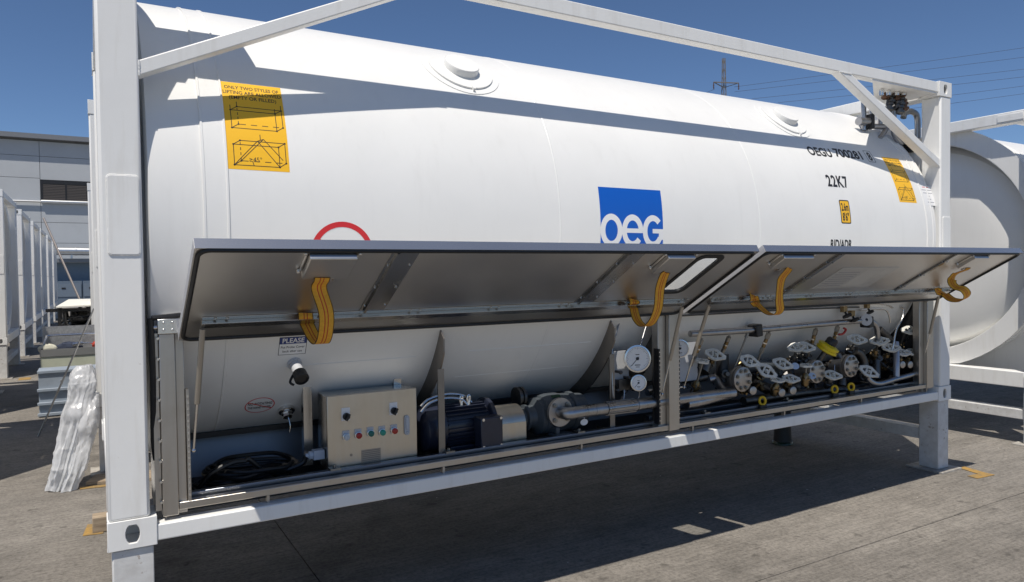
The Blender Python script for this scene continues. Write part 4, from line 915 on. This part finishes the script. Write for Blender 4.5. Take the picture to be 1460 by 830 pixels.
pipe([(1010, 541, .24), (1020, 540, .22), (1028, 552, .17), (1034, 560, .12)], 0.030)
pipe([(975, 540, .26), (992, 540, .26), (1006, 536, .24)], 0.032, PIPED)
pipe([(1236, 538, .10), (1243, 545, .09), (1254, 547, .09), (1275, 541, .09), (1300, 534, .09), (1308, 530, .10), (1311, 520, .11), (1311, 495, .12), (1310, 470, .14), (1308, 452, .16)], 0.021)
pipe([(1278, 537, .10), (1278, 520, .11), (1278, 500, .14), (1277, 488, .16)], 0.024, mat('pale_pipe', (0.42, 0.43, 0.47), 0.4, 0.7))
pipe([(1254, 470, .20), (1264, 480, .2), (1276, 492, .2)], 0.030, PIPED)
pipe([(1262, 545, .17), (1230, 556, .18), (1190, 556, .2), (1130, 562, .2), (1060, 572, .2)], 0.030, PIPED)
pipe([(1070, 540, .26), (1100, 556, .26), (1135, 551, .26)], 0.040, PIPED)
pipe([(1056, 528, .26), (1080, 522, .28), (1110, 520, .30)], 0.033, GREYP)
pipe([(1078, 518, .30), (1095, 513, .30), (1108, 518, .30), (1112, 532, .30)], 0.014, GREYP)
pipe([(1218, 500, .26), (1226, 505, .25), (1232, 520, .24), (1232, 540, .22)], 0.036, PIPED)
pipe([(1200, 550, .22), (1200, 520, .25), (1192, 505, .28)], 0.034, PIPED)
pipe([(1150, 545, .24), (1150, 515, .26), (1148, 500, .28)], 0.026, PIPED)
pipe([(1030, 505, .24), (1031, 545, .22)], 0.044, BLACK, 2)
pipe([(1250, 500, .24), (1250, 540, .2)], 0.03, PIPED, 2)
pipe([(1118, 545, .15), (1130, 548, .14), (1142, 556, .12), (1150, 554, .11)], 0.006, BLACK)
pipe([(1004, 518, .2), (1000, 530, .19)], 0.05, PIPED, 2)
pipe([(1190, 520, .17), (1190, 540, .15)], 0.004, BRIGHT, 2)
pipe([(1158, 496, .2), (1150, 490, .2)], 0.03, PIPED, 2)
pipe([(962, 546, .2), (985, 552, .16), (985, 560, .14), (965, 563, .12)], 0.006, BLACK)
# diagonal couplings from the header pipe
def coupling(a, b, rod=False):
    a, b = at(*a), at(*b); m = MB()
    if rod: m.tube([a, b], 0.007, 8, 1); m.tube([a, a+(b-a)*0.12], 0.012, 8, 1)
    else:
        m.tube([a, b], 0.009, 8, 1); m.tube([a+(b-a)*0.05, a+(b-a)*0.22], 0.017, 6, 1); m.tube([a+(b-a)*0.24, a+(b-a)*0.52], 0.014, 10, 0); m.tube([a+(b-a)*0.36, a+(b-a)*0.40], 0.017, 6, 2); m.tube([a+(b-a)*0.55, a+(b-a)*0.70], 0.015, 6, 1)
    m.build('hose_coupling', [BRASS, BOLT, BRIGHT], mf)
coupling((1001, 482, .12), (985, 522, .18)); coupling((1040, 479, .12), (1026, 512, .2)); coupling((1066, 475, .12), (1045, 530, .16), True); coupling((1097, 473, .12), (1080, 515, .2)); coupling((1164, 468, .12), (1152, 508, .2)); coupling((1195, 464, .12), (1184, 500, .18))
m = MB(); p = at(1202, 473, .10); m.tube(spline([at(1196, 477, .10), at(1202, 476, .10), at(1206, 470, .10), at(1203, 468, .10)], 4), 0.008, 6); m.build('red_lever', mat('red_lever_paint', (0.4, 0.02, 0.02), 0.4), mf)
# small brass valves under the flap
for u, v, s_ in ((1203, 441, 1), (1214, 447, 1), (1236, 436, .8)):
    p = at(u, v, .11); m = MB(); m.box(p.x-0.022*s_, p.x+0.022*s_, p.y-0.015, p.y+0.015, p.z-0.022*s_, p.z+0.022*s_, 0); m.lathe(p+Vector((0, -0.01, -0.02)), (0, -0.5, -0.8), [(0, 0.008), (0.025, 0.008), (0.026, 0.034*s_), (0.04, 0.034*s_)], 12, 1); m.build('needle_valve', [BRASS, RUBBER], mf)
p = at(1235, 456, .09); m = MB(); m.ringprism(ell(0, 0, 0.045, 0.045, 24), ell(0, 0, 0.012, 0.012, 24), p, (0.85, -0.5, 0), (0, 0, 1), (-0.5, -0.85, 0), 0, 0.006); m.build('round_disc', GREYPL, mf)
# blind flanges with eight bolts
def blind(u, v, y, r):
    c = at(u, v, y); m = MB(); m.lathe(c+Vector((0, 0.045, 0)), (0, -1, 0), [(0, r), (0.018, r), (0.0185, r*0.85), (0.026, r*0.85), (0.0265, r), (0.044, r), (0.046, r*0.97)], 36); m.tube([c+Vector((0, 0.045, 0)), c+Vector((0, 0.16, -0.02))], r*0.62, 16)
    f = m.build('blind_flange', [FLANGE], mf)
    for k in range(8):
        a = math.radians(22.5+45*k); place(BOLTME, 'bolt', f, loc=Vector((c.x+r*0.74*math.cos(a), c.y-0.001, c.z+r*0.74*math.sin(a)))-Vector(mf['_o']))
blind(1059.5, 541, .085, 0.083); blind(1165.5, 530, .085, 0.083); blind(1214, 522, .085, 0.083)
# valves: body, stem, white cast handle
def valve(u, v, y, n_, spin=0.0, size=0.062, stem=0.09, body=BRASS, stemb=0.0):
    c = at(u, v, y); n_ = Vector(n_).normalized(); a = Vector((1, 0, 0)); ax = (a-n_*a.dot(n_)).normalized(); ay = n_.cross(ax)
    ca, sa = math.cos(spin), math.sin(spin); ax, ay = ax*ca+ay*sa, ay*ca-ax*sa
    e = c-n_*stem
    m = MB(); m.tube([c, e], 0.0075, 8, 1); m.lathe(c-n_*0.008, n_, [(0, 0.010), (0.018, 0.010)], 6, 1)
    m.lathe(e, -n_, [(-0.035, 0.012), (-0.02, 0.022), (0, 0.024), (0.004, 0.034), (0.016, 0.034), (0.02, 0.024), (0.05, 0.026), (0.06, 0.02)], 12, 0)
    for k in range(4):
        t = math.pi/2*k+0.6; m.lathe(e-n_*0.012+(ax*math.cos(t)+ay*math.sin(t))*0.028, n_, [(0, 0.006), (0.026, 0.006)], 6, 1)
    vb = m.build('valve', [body, BOLT], mf)
    s = size*0.98; O = [(1.0, 0.16), (0.12, 0.62), (-0.30, 0.60), (-1.0, 0.20), (-1.0, -0.20), (-0.30, -0.60), (0.12, -0.62), (1.0, -0.16)]
    O = [(x*s, y_*s) for x, y_ in O]; m = MB()
    def web(P, I): m.ringprism(P, I, c, ax, ay, n_, -0.006, 0.006)
    def hole(cx, cy, rx_, ry_):
        return [(s*(cx+rx_*math.cos(math.atan2(y_/0.68, x))), s*(cy+ry_*math.sin(math.atan2(y_/0.68, x)))) for x, y_ in O]
    # rim, then two cross webs and a hub leave three openings
    web(O, [(x*0.64, y_*0.56) for x, y_ in O])
    for x0, x1 in ((-0.34, -0.20), (0.14, 0.28)): m.obox(c, ax, ay, n_, x0*s, x1*s, -0.45*s, 0.45*s, -0.005, 0.005)
    m.lathe(c-n_*0.008, n_, [(0, 0.17*s), (0.014, 0.17*s), (0.015, 0.10*s), (0.022, 0.10*s)], 12)
    m.obox(c, ax, ay, n_, -0.3*s, 0.26*s, -0.10*s, 0.10*s, -0.0045, 0.0045)
    m.build('valve_handle', HANDLE, vb)
valve(1002, 515, .12, (0.1, -0.28, 1), 0.2, 0.066, 0.17)
valve(1020, 506, .14, (-0.3, -0.75, 0.6), -0.6, 0.072, 0.10)
valve(1069, 515, .12, (-0.35, -0.85, 0.4), -0.55, 0.072, 0.10)
valve(1093, 529, .10, (-0.4, -0.8, 0.4), -0.8, 0.078, 0.10)
valve(1116, 519, .12, (-0.35, -0.75, 0.55), -0.6, 0.075, 0.10, GREYP)
valve(1109, 542, .10, (0.0, -0.35, 1), -0.3, 0.056, 0.06)
valve(1128, 540, .10, (-0.25, -0.6, 0.75), -0.45, 0.066, 0.06)
valve(1136, 495, .16, (-0.35, -0.5, 0.75), -0.2, 0.072, 0.13, PIPED)
valve(1148, 495, .15, (-0.35, -0.65, 0.65), -0.5, 0.076, 0.13, PIPED)
valve(1150, 521, .08, (0, -0.12, 1), 0.15, 0.066, 0.09)
valve(1187, 535, .08, (-0.3, -0.6, 0.7), -0.55, 0.072, 0.08, PIPED)
valve(1222, 484, .14, (-0.35, -0.65, 0.6), -0.5, 0.078, 0.13, PIPED)
valve(1254, 486, .14, (-0.35, -0.5, 0.75), -0.4, 0.080, 0.14)
valve(1271, 496, .13, (-0.3, -0.55, 0.75), -0.4, 0.076, 0.11)
valve(1288, 503, .12, (-0.25, -0.5, 0.85), -0.45, 0.066, 0.09)
valve(1301, 502, .12, (-0.25, -0.5, 0.85), -0.45, 0.066, 0.09)
valve(1299, 471, .14, (-0.35, -0.5, 0.75), -0.5, 0.080, 0.16)
valve(1239, 530, .07, (-0.35, -0.7, 0.5), -0.8, 0.078, 0.08, PIPED)
# end caps facing us, blue-white tags
for u, v in ((1116, 560), (1132, 557), (1075, 557), (1288, 520), (1299, 520)):
    m = MB(); p = at(u, v, .09); m.lathe(p+Vector((0, 0.03, 0)), (-0.2, -1, 0), [(0, 0.02), (0.012, 0.028), (0.03, 0.028), (0.033, 0.022)], 14); m.build('end_cap', FLANGE, mf)
for u, v in ((1134, 522), (1158, 536)):
    m = MB(); p = at(u, v, .075); m.prism(ell(0, 0, 0.030, 0.023, 18), p, (0.9, -0.4, 0), (0, 0.2, 1), (0.4, 0.9, 0), 0, 0.003); m.build('oval_tag', mat('blue_white_tag', (0.35, 0.45, 0.62), 0.4), mf)
# dark clutter of small fittings behind
m = MB()
for k in range(90):
    u = random.uniform(985, 1305); v0 = 578-(u-985)*0.125; p = at(u, random.uniform(v0-42, v0-8), random.uniform(.20, .34))
    ax = Vector((random.gauss(0, 1), random.gauss(0, 0.6), random.gauss(0, 1))).normalized(); r = random.uniform(0.007, 0.020)
    m.lathe(p, ax, [(0, r), (0.03, r), (0.031, r*1.5), (0.045, r*1.5), (0.046, r*0.8), (0.08, r*0.8)], 8, random.choice((0, 0, 0, 1, 2)))
o = m.build('small_fitting', [PIPED, BRASS, BLACK], mf); o['kind'] = 'stuff'
# yellow valve with black cap
m = MB(); c = at(1180, 496, .11); n_ = Vector((0.25, -0.45, 0.85)).normalized()
m.lathe(c-n_*0.03, n_, [(0, 0.066), (0.008, 0.078), (0.022, 0.078), (0.024, 0.07), (0.034, 0.07), (0.036, 0.078), (0.05, 0.078), (0.062, 0.045)], 28, 0); m.lathe(c+n_*0.03, n_, [(0, 0.042), (0.04, 0.040), (0.05, 0.032)], 20, 1); m.tube([c-n_*0.03, c-n_*0.16], 0.02, 10, 2)
m.build('yellow_actuator', [YELLOWP, RUBBER, PIPED], mf)
# yellow rings on the sill
def ring(u, v, lab):
    p = at(u, v, .09); t = thing('yellow_ring', lab, 'ring cap', (p.x, p.y, 0.146), 'yellow rings on the cabinet sill')
    m = MB(); ax = Vector((0.80, -0.6, 0)).normalized()
    m.tube([p+ax*0.020*math.cos(a)+Vector((0, 0, 0.026*math.sin(a)+0.004)) for a in [2*math.pi*i/20 for i in range(20)]], 0.0085, 8, closed=True); m.build('ring_loop', YRING, t)
    m = MB(); m.box(p.x-0.03, p.x+0.03, p.y-0.012, p.y+0.012, 0.1465, p.z-0.024); m.build('ring_foot', BLACK, t)
ring(1087, 572.5, 'yellow ring on the sill below the first blind flange, leftmost of three'); ring(1190, 556, 'yellow ring on the sill, middle one of the three'); ring(1213.5, 552.5, 'yellow ring on the sill, rightmost of the three')
# ------------------------------------------------------------------ things on the ground near the left
# plastic wrapped bundle: crumpled bag leaning on the container behind
from mathutils import noise as mn
def bundle(C, name, lab, seed, nn=84, K=120):
    """crumpled plastic wrapping: C = (centre, half width, half depth) from foot to top"""
    m = MB(); vs = []
    def cat(t):
        q = t*(len(C)-1); i = min(int(q), len(C)-2); f = q-i; f = f*f*(3-2*f)
        return Vector(C[i][0]).lerp(Vector(C[i+1][0]), f), C[i][1]*(1-f)+C[i+1][1]*f, C[i][2]*(1-f)+C[i+1][2]*f
    for i in range(K+1):
        t = i/K; c, rw, rd = cat(t)
        for k in range(nn):
            a = 2*math.pi*k/nn; d = Vector((math.cos(a), math.sin(a), 0))
            sq = 1/max(abs(d.x), abs(d.y))**0.5
            P = c+Vector((d.x*rw*sq, d.y*rd*sq, 0))
            zz = P.z*1.5+0.4*mn.noise(Vector((P.x*6, P.y*6, P.z*5+seed)))
            w1 = 1-2*abs(mn.noise(Vector((d.x*2.6+seed, d.y*2.6, zz*1.6))))
            w2 = 1-2*abs(mn.noise(Vector((d.x*4.6+seed, d.y*4.6, zz*5.0+d.x*2.5))))
            w3 = mn.noise(Vector((P.x*6, P.y*6, P.z*6+seed)))
            w4 = 1-2*abs(mn.noise(Vector((P.x*26, P.y*26+seed, P.z*20))))
            w5 = mn.noise(Vector((P.x*11+3, P.y*11, P.z*9+seed)))
            P = P+d*(0.022*w1*(1.1-t)+0.006*w2+0.034*w3+0.015*w5+0.005*w4)
            P.z += 0.015*mn.noise(Vector((P.x*12, P.y*12, seed)))
            P.z = max(P.z, GZ+0.003); vs.append(P)
    n = nn; fs = [(i*n+k, i*n+(k+1) % n, (i+1)*n+(k+1) % n, (i+1)*n+k) for i in range(K) for k in range(n)]+[tuple(range(n-1, -1, -1)), tuple(K*n+k for k in range(n))]
    m.add(vs, fs); return tag(m.build(name, PLASTIC, angle=46), lab, 'plastic bundle' if lab else None)
def bc(u, v, w_, y, d=0.08): p = at(u+4, v, y); return (tuple(p), w_*0.84, d)
wb = bundle([((-0.325, 3.42, GZ+0.005), 0.045, 0.05), bc(86, 665, 0.062, 3.44), bc(94, 635, 0.076, 3.47), bc(103, 605, 0.095, 3.5), bc(109, 575, 0.105, 3.53), bc(116, 545, 0.100, 3.56), bc(118, 530, 0.075, 3.58, 0.06), bc(119, 521, 0.045, 3.59, 0.04)], 'wrapped_bundle', 'tall bundle wrapped in crumpled white plastic, leaning beside the left corner post', 1.7)
w2_ = bundle([((-0.235, 3.36, GZ+0.005), 0.03, 0.035), bc(104, 672, 0.042, 3.37, 0.045), bc(113, 640, 0.048, 3.41, 0.05), bc(122, 605, 0.052, 3.46, 0.05), bc(128, 580, 0.05, 3.50, 0.05), bc(131, 560, 0.03, 3.53, 0.03)], 'wrapping_fold', None, 5.1, 32, 60)
w2_.parent = wb
m = MB(); m.tube([(-0.33, 3.44, GZ+0.01), at(119, 560, 3.55)], 0.035, 10); m.build('wrapped_tube', GREYPL, wb); m = MB(); m.tube([(-0.265, 3.41, GZ+0.01), at(124, 575, 3.53)], 0.028, 10); m.build('wrapped_tube', GREYPL, wb)
m = MB(); m.tube([(-0.572, 5.77, GZ+0.004), at(134, 440, 5.6)], 0.009, 8); tag(m.build('metal_rod', PIPE), 'thin metal rod leaning above the plastic bundle', 'rod')
m = MB(); m.box(-0.070, 0.16, 2.13, 2.24, GZ+0.001, GZ+0.105); tag(m.build('wood_block', WOOD, bevel=0.006), 'short weathered wood block beside the left corner post foot', 'wood block')
m = MB(); m.obox((-0.12, 3.42, GZ), (0.96, -0.28, 0), (0.28, 0.96, 0), (0, 0, 1), 0, 0.5, 0, 0.25, 0.002, 0.026); tag(m.build('wood_plank', WOOD), 'flat wood plank on the ground behind the plastic bundle', 'plank')
# grey-blue ribbed bin
bn = thing('metal_bin', 'blue grey steel bin with ribbed front, behind the plastic bundle', 'bin', (-0.35, 7.3, GZ))
m = MB(); m.box(-0.63, 0.16, 7.02, 7.40, GZ+0.002, -0.046); m.build('bin_body', BINBLUE, bn)
m = MB(); m.add([(-0.64, 7.00, -0.045), (0.17, 7.00, -0.045), (0.17, 7.41, -0.045), (-0.64, 7.41, -0.045), (-0.64, 7.00, -0.018), (0.17, 7.00, -0.018), (0.17, 7.41, -0.018), (-0.64, 7.41, -0.018)], [(0, 3, 2, 1), (4, 5, 6, 7), (0, 1, 5, 4), (1, 2, 6, 5), (2, 3, 7, 6), (3, 0, 4, 7)]); m.build('bin_lid', BINBLUE, bn)
for z in (GZ+0.015, -0.43, -0.265):
    m = MB(); m.box(-0.645, 0.17, 6.985, 7.019, z, z+0.035); m.build('rib', BINBLUE, bn, bevel=0.004)
for x in (-0.4, -0.1):
    m = MB(); m.lathe((x, 7.02, -0.15), (0, -1, 0), [(0, 0.01), (0.01, 0.01)], 8); m.build('bolt', BRIGHT, bn)
# pale green tool chest with an open tray
tcst = thing('tool_chest', 'pale green steel tool chest with an open tray of tools, behind the blue grey bin', 'tool chest', (-0.35, 8.3, GZ))
m = MB(); m.box(-0.66, 0.20, 8.0, 8.55, GZ+0.002, 0.06, 0); m.build('chest_body', PALEGREEN, tcst, bevel=0.008)
m = MB(); m.box(-0.665, 0.205, 7.99, 8.0, 0.062, 0.16); m.box(-0.665, -0.655, 8.0, 8.55, 0.062, 0.16); m.box(0.195, 0.205, 8.0, 8.55, 0.062, 0.16); m.box(-0.655, 0.195, 8.0, 8.55, 0.061, 0.066); m.build('tray', mat('grey_tray', (0.24, 0.24, 0.23), 0.5, 0.3), tcst)
m = MB(); m.box(-0.66, 0.20, 8.55, 8.565, 0.062, 0.43); m.build('back_sheet', GALV, tcst)
m = MB(); m.tube(spline([(-0.64, 8.02, 0.16), (-0.60, 8.30, 0.29), (-0.55, 8.42, 0.31), (0.0, 8.42, 0.31), (0.12, 8.30, 0.29), (0.16, 8.02, 0.16)], 5), 0.014, 8); m.build('tray_handle', BRIGHT, tcst)
def lump(c, s, mt, nm, lab, sd):
    r_ = random.Random(sd); m = MB(); m.ball(c, 1.0, 14, 0, s); m.v = [tuple(Vector(v)+Vector((r_.uniform(-1, 1), r_.uniform(-1, 1), r_.uniform(-1, 1)))*0.16*min(s)) for v in m.v]
    return tag(m.build(nm, mt, angle=10), lab, 'cloth' if 'cloth' in nm else 'tool')
lump((-0.58, 8.08, 0.16), (0.11, 0.06, 0.07), CREAMCL, 'cream_cloth', 'cream cloth hanging over the tool tray corner', 1)
lump((0.02, 8.15, 0.17), (0.09, 0.07, 0.07), REDCL, 'red_cloth', 'red cloth bundle in the tool tray', 2)
lump((-0.34, 8.2, 0.16), (0.16, 0.1, 0.07), BLUECL, 'dark_cloth', 'dark blue cloth bundle in the tool tray', 4)
m = MB(); m.tube([(-0.30, 8.06, 0.2), (-0.18, 8.10, 0.21)], 0.026, 10); m.tube([(-0.18, 8.10, 0.21), (-0.05, 8.16, 0.2)], 0.012, 8); tag(m.build('hand_tool', BRIGHT), 'silver hand tool lying in the tray between the cloths', 'tool')
# machine cart with a white sheet on top
mc = thing('machine_cart', 'black framed engine cart with a white sheet on top, behind the tool chest', 'machine', (-0.4, 12.2, GZ))
m = MB(); m.add([(-0.62, 11.7, 0.60), (0.16, 11.7, 0.62), (0.16, 12.7, 0.70), (-0.45, 12.7, 0.70)], [(0, 1, 2, 3)]); m.add([(-0.62, 11.7, 0.575), (0.16, 11.7, 0.595), (0.16, 12.7, 0.675), (-0.45, 12.7, 0.675)], [(3, 2, 1, 0)]); m.add([(-0.62, 11.7, 0.60), (0.16, 11.7, 0.62), (0.16, 11.7, 0.595), (-0.62, 11.7, 0.575)], [(0, 3, 2, 1)])
m.build('top_sheet', mat('white_sheet', (0.75, 0.74, 0.68), 0.6), mc, fix=False)
m = MB()
for x in (-0.60, 0.10):
    for y in (11.8, 12.5): m.box(x, x+0.05, y, y+0.05, GZ+0.12, 0.573)
m.box(-0.72, 0.15, 11.78, 12.56, 0.12, 0.17); m.box(-0.78, 0.15, 11.82, 11.86, 0.50, 0.56); m.build('cart_frame', BLACK, mc)
m = MB(); m.lathe((-0.42, 12.2, 0.36), (1, 0, 0), [(0, 0.12), (0.02, 0.17), (0.28, 0.17), (0.3, 0.12)], 18); m.box(-0.15, 0.05, 12.0, 12.4, 0.18, 0.5); m.tube(spline([(-0.5, 11.9, 0.5), (-0.45, 11.85, 0.25), (-0.2, 11.85, 0.22), (-0.05, 11.85, 0.45)]), 0.03, 8); m.build('engine_block', PIPED, mc)
m = MB(); rr_ = random.Random(9)
for k in range(26):
    p_ = Vector((rr_.uniform(-0.6, 0.12), rr_.uniform(11.82, 12.1), rr_.uniform(0.18, 0.54))); q_ = p_+Vector((rr_.uniform(-.25, .25), rr_.uniform(-.05, .1), rr_.uniform(-.15, .15)))
    m.tube([p_, q_], rr_.uniform(.008, .03), 6, rr_.choice((0, 0, 1)))
o = m.build('engine_fittings', [BLACK, PIPED], mc); o['kind'] = 'stuff'
for x in (-0.60, 0.09):
    for y in (11.85, 12.5):
        m = MB(); m.lathe((x, y, GZ+0.151), (1, 0, 0), [(0, 0.09), (0.005, 0.15), (0.06, 0.15), (0.065, 0.09)], 18); m.build('wheel', RUBBER, mc)
m = MB(); m.tube([at(62, 311, 14.0), at(114, 428, 13.0), at(125, 452, 12.8)], 0.021, 8); m.box(-0.35, -0.2, 12.78, 12.85, GZ+0.001, 0.36); tag(m.build('steel_boom', mat('boom_paint', (0.24, 0.215, 0.205), 0.5, 0.3)), 'long thin grey boom slanting up behind the engine cart', 'boom')
# dark green bollard under the container
bo = thing('bollard', 'dark green post with a flared foot standing below the near container', 'post', (5.62, 1.32, GZ))
m = MB(); m.lathe((5.62, 1.32, GZ+0.03), (0, 0, 1), [(0, 0.085), (0.05, 0.08), (0.55, 0.07), (0.57, 0.05)], 20); m.build('post_body', BLACK, bo)
m = MB(); m.lathe((5.62, 1.32, GZ+0.001), (0, 0, 1), [(0, 0.098), (0.012, 0.098), (0.028, 0.088)], 20); m.build('post_foot', DKGREEN, bo)
# ------------------------------------------------------------------ building behind
bd = thing('factory_building', 'long grey panelled factory building behind the left row', 'building', (-8, 48, GZ))
zs = [2.30, 3.25, 4.49, 5.76, 7.12, 8.43, 9.33]; xw = 5.6; xs = [-2.68-xw*k for k in range(-2, 5)]
m = MB(); m.box(-26, 9, 48.06, 60, GZ, 9.55); m.build('wall', mat('wall_joint_grey', (0.16, 0.165, 0.17), 0.8), bd)  # dark grey wall that shows in the joints between the panels
for i in range(len(zs)-1):
    for x in xs:
        x1 = x+xw
        if i == 3 and abs(x+2.68) < 0.01: continue
        if i == 4 and abs(x+2.68) < 0.01:
            pass
        z0_, z1_ = zs[i], zs[i+1]
        if abs(x+2.68) < 0.01 and i == 4: z0_ = 7.04
        MB().box(x+0.012, x1-0.012, 48.0, 48.058, z0_+0.012, z1_-0.012).build('wall_panel', FACADE, bd)
# window band with louvres
wn = MB(); wn.box(-2.68, 2.9, 48.02, 48.05, 5.80, 7.02); wn = wn.build('window', LOUVRE, bd)
m = MB(); m.box(-2.68, 2.9, 47.97, 48.02, 6.80, 7.03); m.box(-2.68, -2.56, 47.97, 48.02, 5.80, 6.80)
for x in (-1.42, -0.30, 0.9, 2.1): m.box(x, x+0.09, 47.97, 48.02, 5.80, 6.80)
m.build('window_frame', BLACK, wn)
m = MB()
for k in range(10): m.box(-2.55, 2.9, 47.985, 48.019, 5.84+k*0.096, 5.84+k*0.096+0.05)
m.build('louvre_slat', LOUVRE, wn)
m = MB(); m.box(-26, 9, 47.55, 48.4, 9.42, 9.70); m.build('parapet', FACADED, bd)
m = MB(); m.tube([(-2.9+0.25, 47.86, 5.72), (9, 47.86, 5.72)], 0.11, 10); m.tube([(-26, 47.86, 5.72), (-2.65, 47.86, 5.72)], 0.06, 8); m.build('wall_pipe', DUCT, bd)
m = MB(); m.box(-26, 9, 47.2, 48.059, GZ, 2.05); lw = m.build('lower_wall', LOWALL, bd)
m = MB(); m.box(-26, 9, 46.6, 47.19, 2.06, 2.28); m.build('ledge', FACADED, bd)
du = thing('silver_duct', 'thick silver duct running along the grey building', 'duct', (0, 46.5, 2.4))
m = MB(); m.tube([(-1.9, 46.4, 2.72), (3, 46.4, 2.66)], 0.24, 16); m.build('duct_tube', DUCT, du)
m = MB(); m.lathe((-0.95, 46.4, 2.71), (1, 0, 0), [(0, 0.26), (0.06, 0.26)], 16); m.box(-1.2, -1.1, 46.3, 46.6, 2.285, 2.5); m.box(1.2, 1.3, 46.3, 46.6, 2.285, 2.48); m.build('duct_collar', DUCT, du)
for k, x in enumerate((-3.3, -1.95, -0.6, 0.75)):
    sd = thing('storage_locker', ['dark blue grey locker at the wall foot, first from the left', 'dark blue grey locker at the wall foot, second from the left', 'dark blue grey locker at the wall foot, beneath the silver duct', 'dark blue grey locker at the wall foot, behind the near container'][k], 'locker', (x+0.65, 45.5, GZ), 'lockers along the factory wall')
    m = MB(); m.box(x, x+1.3, 45.0, 46.2, GZ+0.002, 0.95); m.build('locker_body', mat('locker_blue', (0.13, 0.17, 0.22), 0.5), sd)
    m = MB(); m.box(x+0.04, x+1.26, 44.97, 44.999, 0.05, 0.80); m.build('locker_door', mat('locker_door_blue', (0.15, 0.19, 0.24), 0.5), sd)
    m = MB(); m.box(x+0.3, x+0.5, 44.95, 44.969, 0.50, 0.58); m.build('door_handle', BLACK, sd)
# ------------------------------------------------------------------ pylon and power lines
pyx, pyy = 131.9, 120.0
py = thing('power_pylon', 'slim lattice power pylon with one crossarm behind the tank', 'pylon', (pyx, pyy, GZ))
m = MB()
for sx, sy in ((-1, -1), (1, -1), (1, 1), (-1, 1)): m.bar((pyx+sx*1.0, pyy+sy*1.0, GZ), (pyx+sx*0.22, pyy+sy*0.22, 52), 0.15, 0.15)
for k in range(26):
    z = 2*k; h = 2; f0 = 1.0-0.78*z/52; f1_ = 1.0-0.78*(z+h)/52; s = 1 if k % 2 else -1
    m.bar((pyx-s*f0, pyy-f0, z), (pyx+s*f1_, pyy-f1_, z+h), 0.08, 0.08); m.bar((pyx-f0, pyy-s*f0, z), (pyx-f1_, pyy+s*f1_, z+h), 0.08, 0.08)
m.build('mast', PYLON, py)
m = MB()
A0, A1 = Vector((pyx-3.1, pyy+0.3, 46.0)), Vector((pyx+3.3, pyy-1.6, 46.1))
m.bar(A0, A1, 0.25, 0.22); m.bar(A0, (pyx, pyy, 45.0), 0.16, 0.16); m.bar(A1, (pyx, pyy, 45.0), 0.16, 0.16); m.build('crossarm', PYLON, py)
for a in (A0, A1):
    m = MB(); m.lathe(a-Vector((0, 0, 1.6)), (0, 0, 1), [(0, 0.10), (0.3, 0.17), (0.5, 0.12), (0.8, 0.17), (1.1, 0.12), (1.6, 0.08)], 8); m.build('insulator', mat('insulator_brown', (0.10, 0.06, 0.05), 0.4), py)
WL_ = [((1047, 124, 119), (1460, 64.5, 82), 'topmost power line crossing the sky at the right'), ((1047, 131, 119), (1460, 78, 82), 'second power line from the top at the right'), ((1072, 141, 118), (1460, 95, 82), 'third power line from the top at the right'), ((1109, 146.5, 116), (1460, 106, 82), 'fourth power line from the top at the right'), ((1150, 160, 112), (1460, 119, 82), 'fifth power line from the top at the right'), ((1166, 171, 112), (1460, 130, 82), 'lowest power line at the right, just above the corner')]
for (u0, v0, y0), (u1, v1, y1), lab in WL_:
    a, b = at(u0, v0, y0), at(u1, v1, y1); e = b+(b-a)*1.0
    P = [a+(e-a)*(i/16)-Vector((0, 0, 0.6*math.sin(math.pi*i/16))) for i in range(17)]
    m = MB(); m.tube(P, 0.038, 5); tag(m.build('power_line', WIRE), lab, 'power line', 'power lines')
for (u0, v0), (u1, v1), lab in (((1019, 127), (985, 142), 'short power line leaving the pylon to the left'),):
    m = MB(); m.tube([at(u0, v0, 120), at(u1, v1, 130)], 0.04, 5); tag(m.build('power_line', WIRE), lab, 'power line', 'power lines')
for o in bpy.data.objects:
    if '_o' in o: del o['_o']
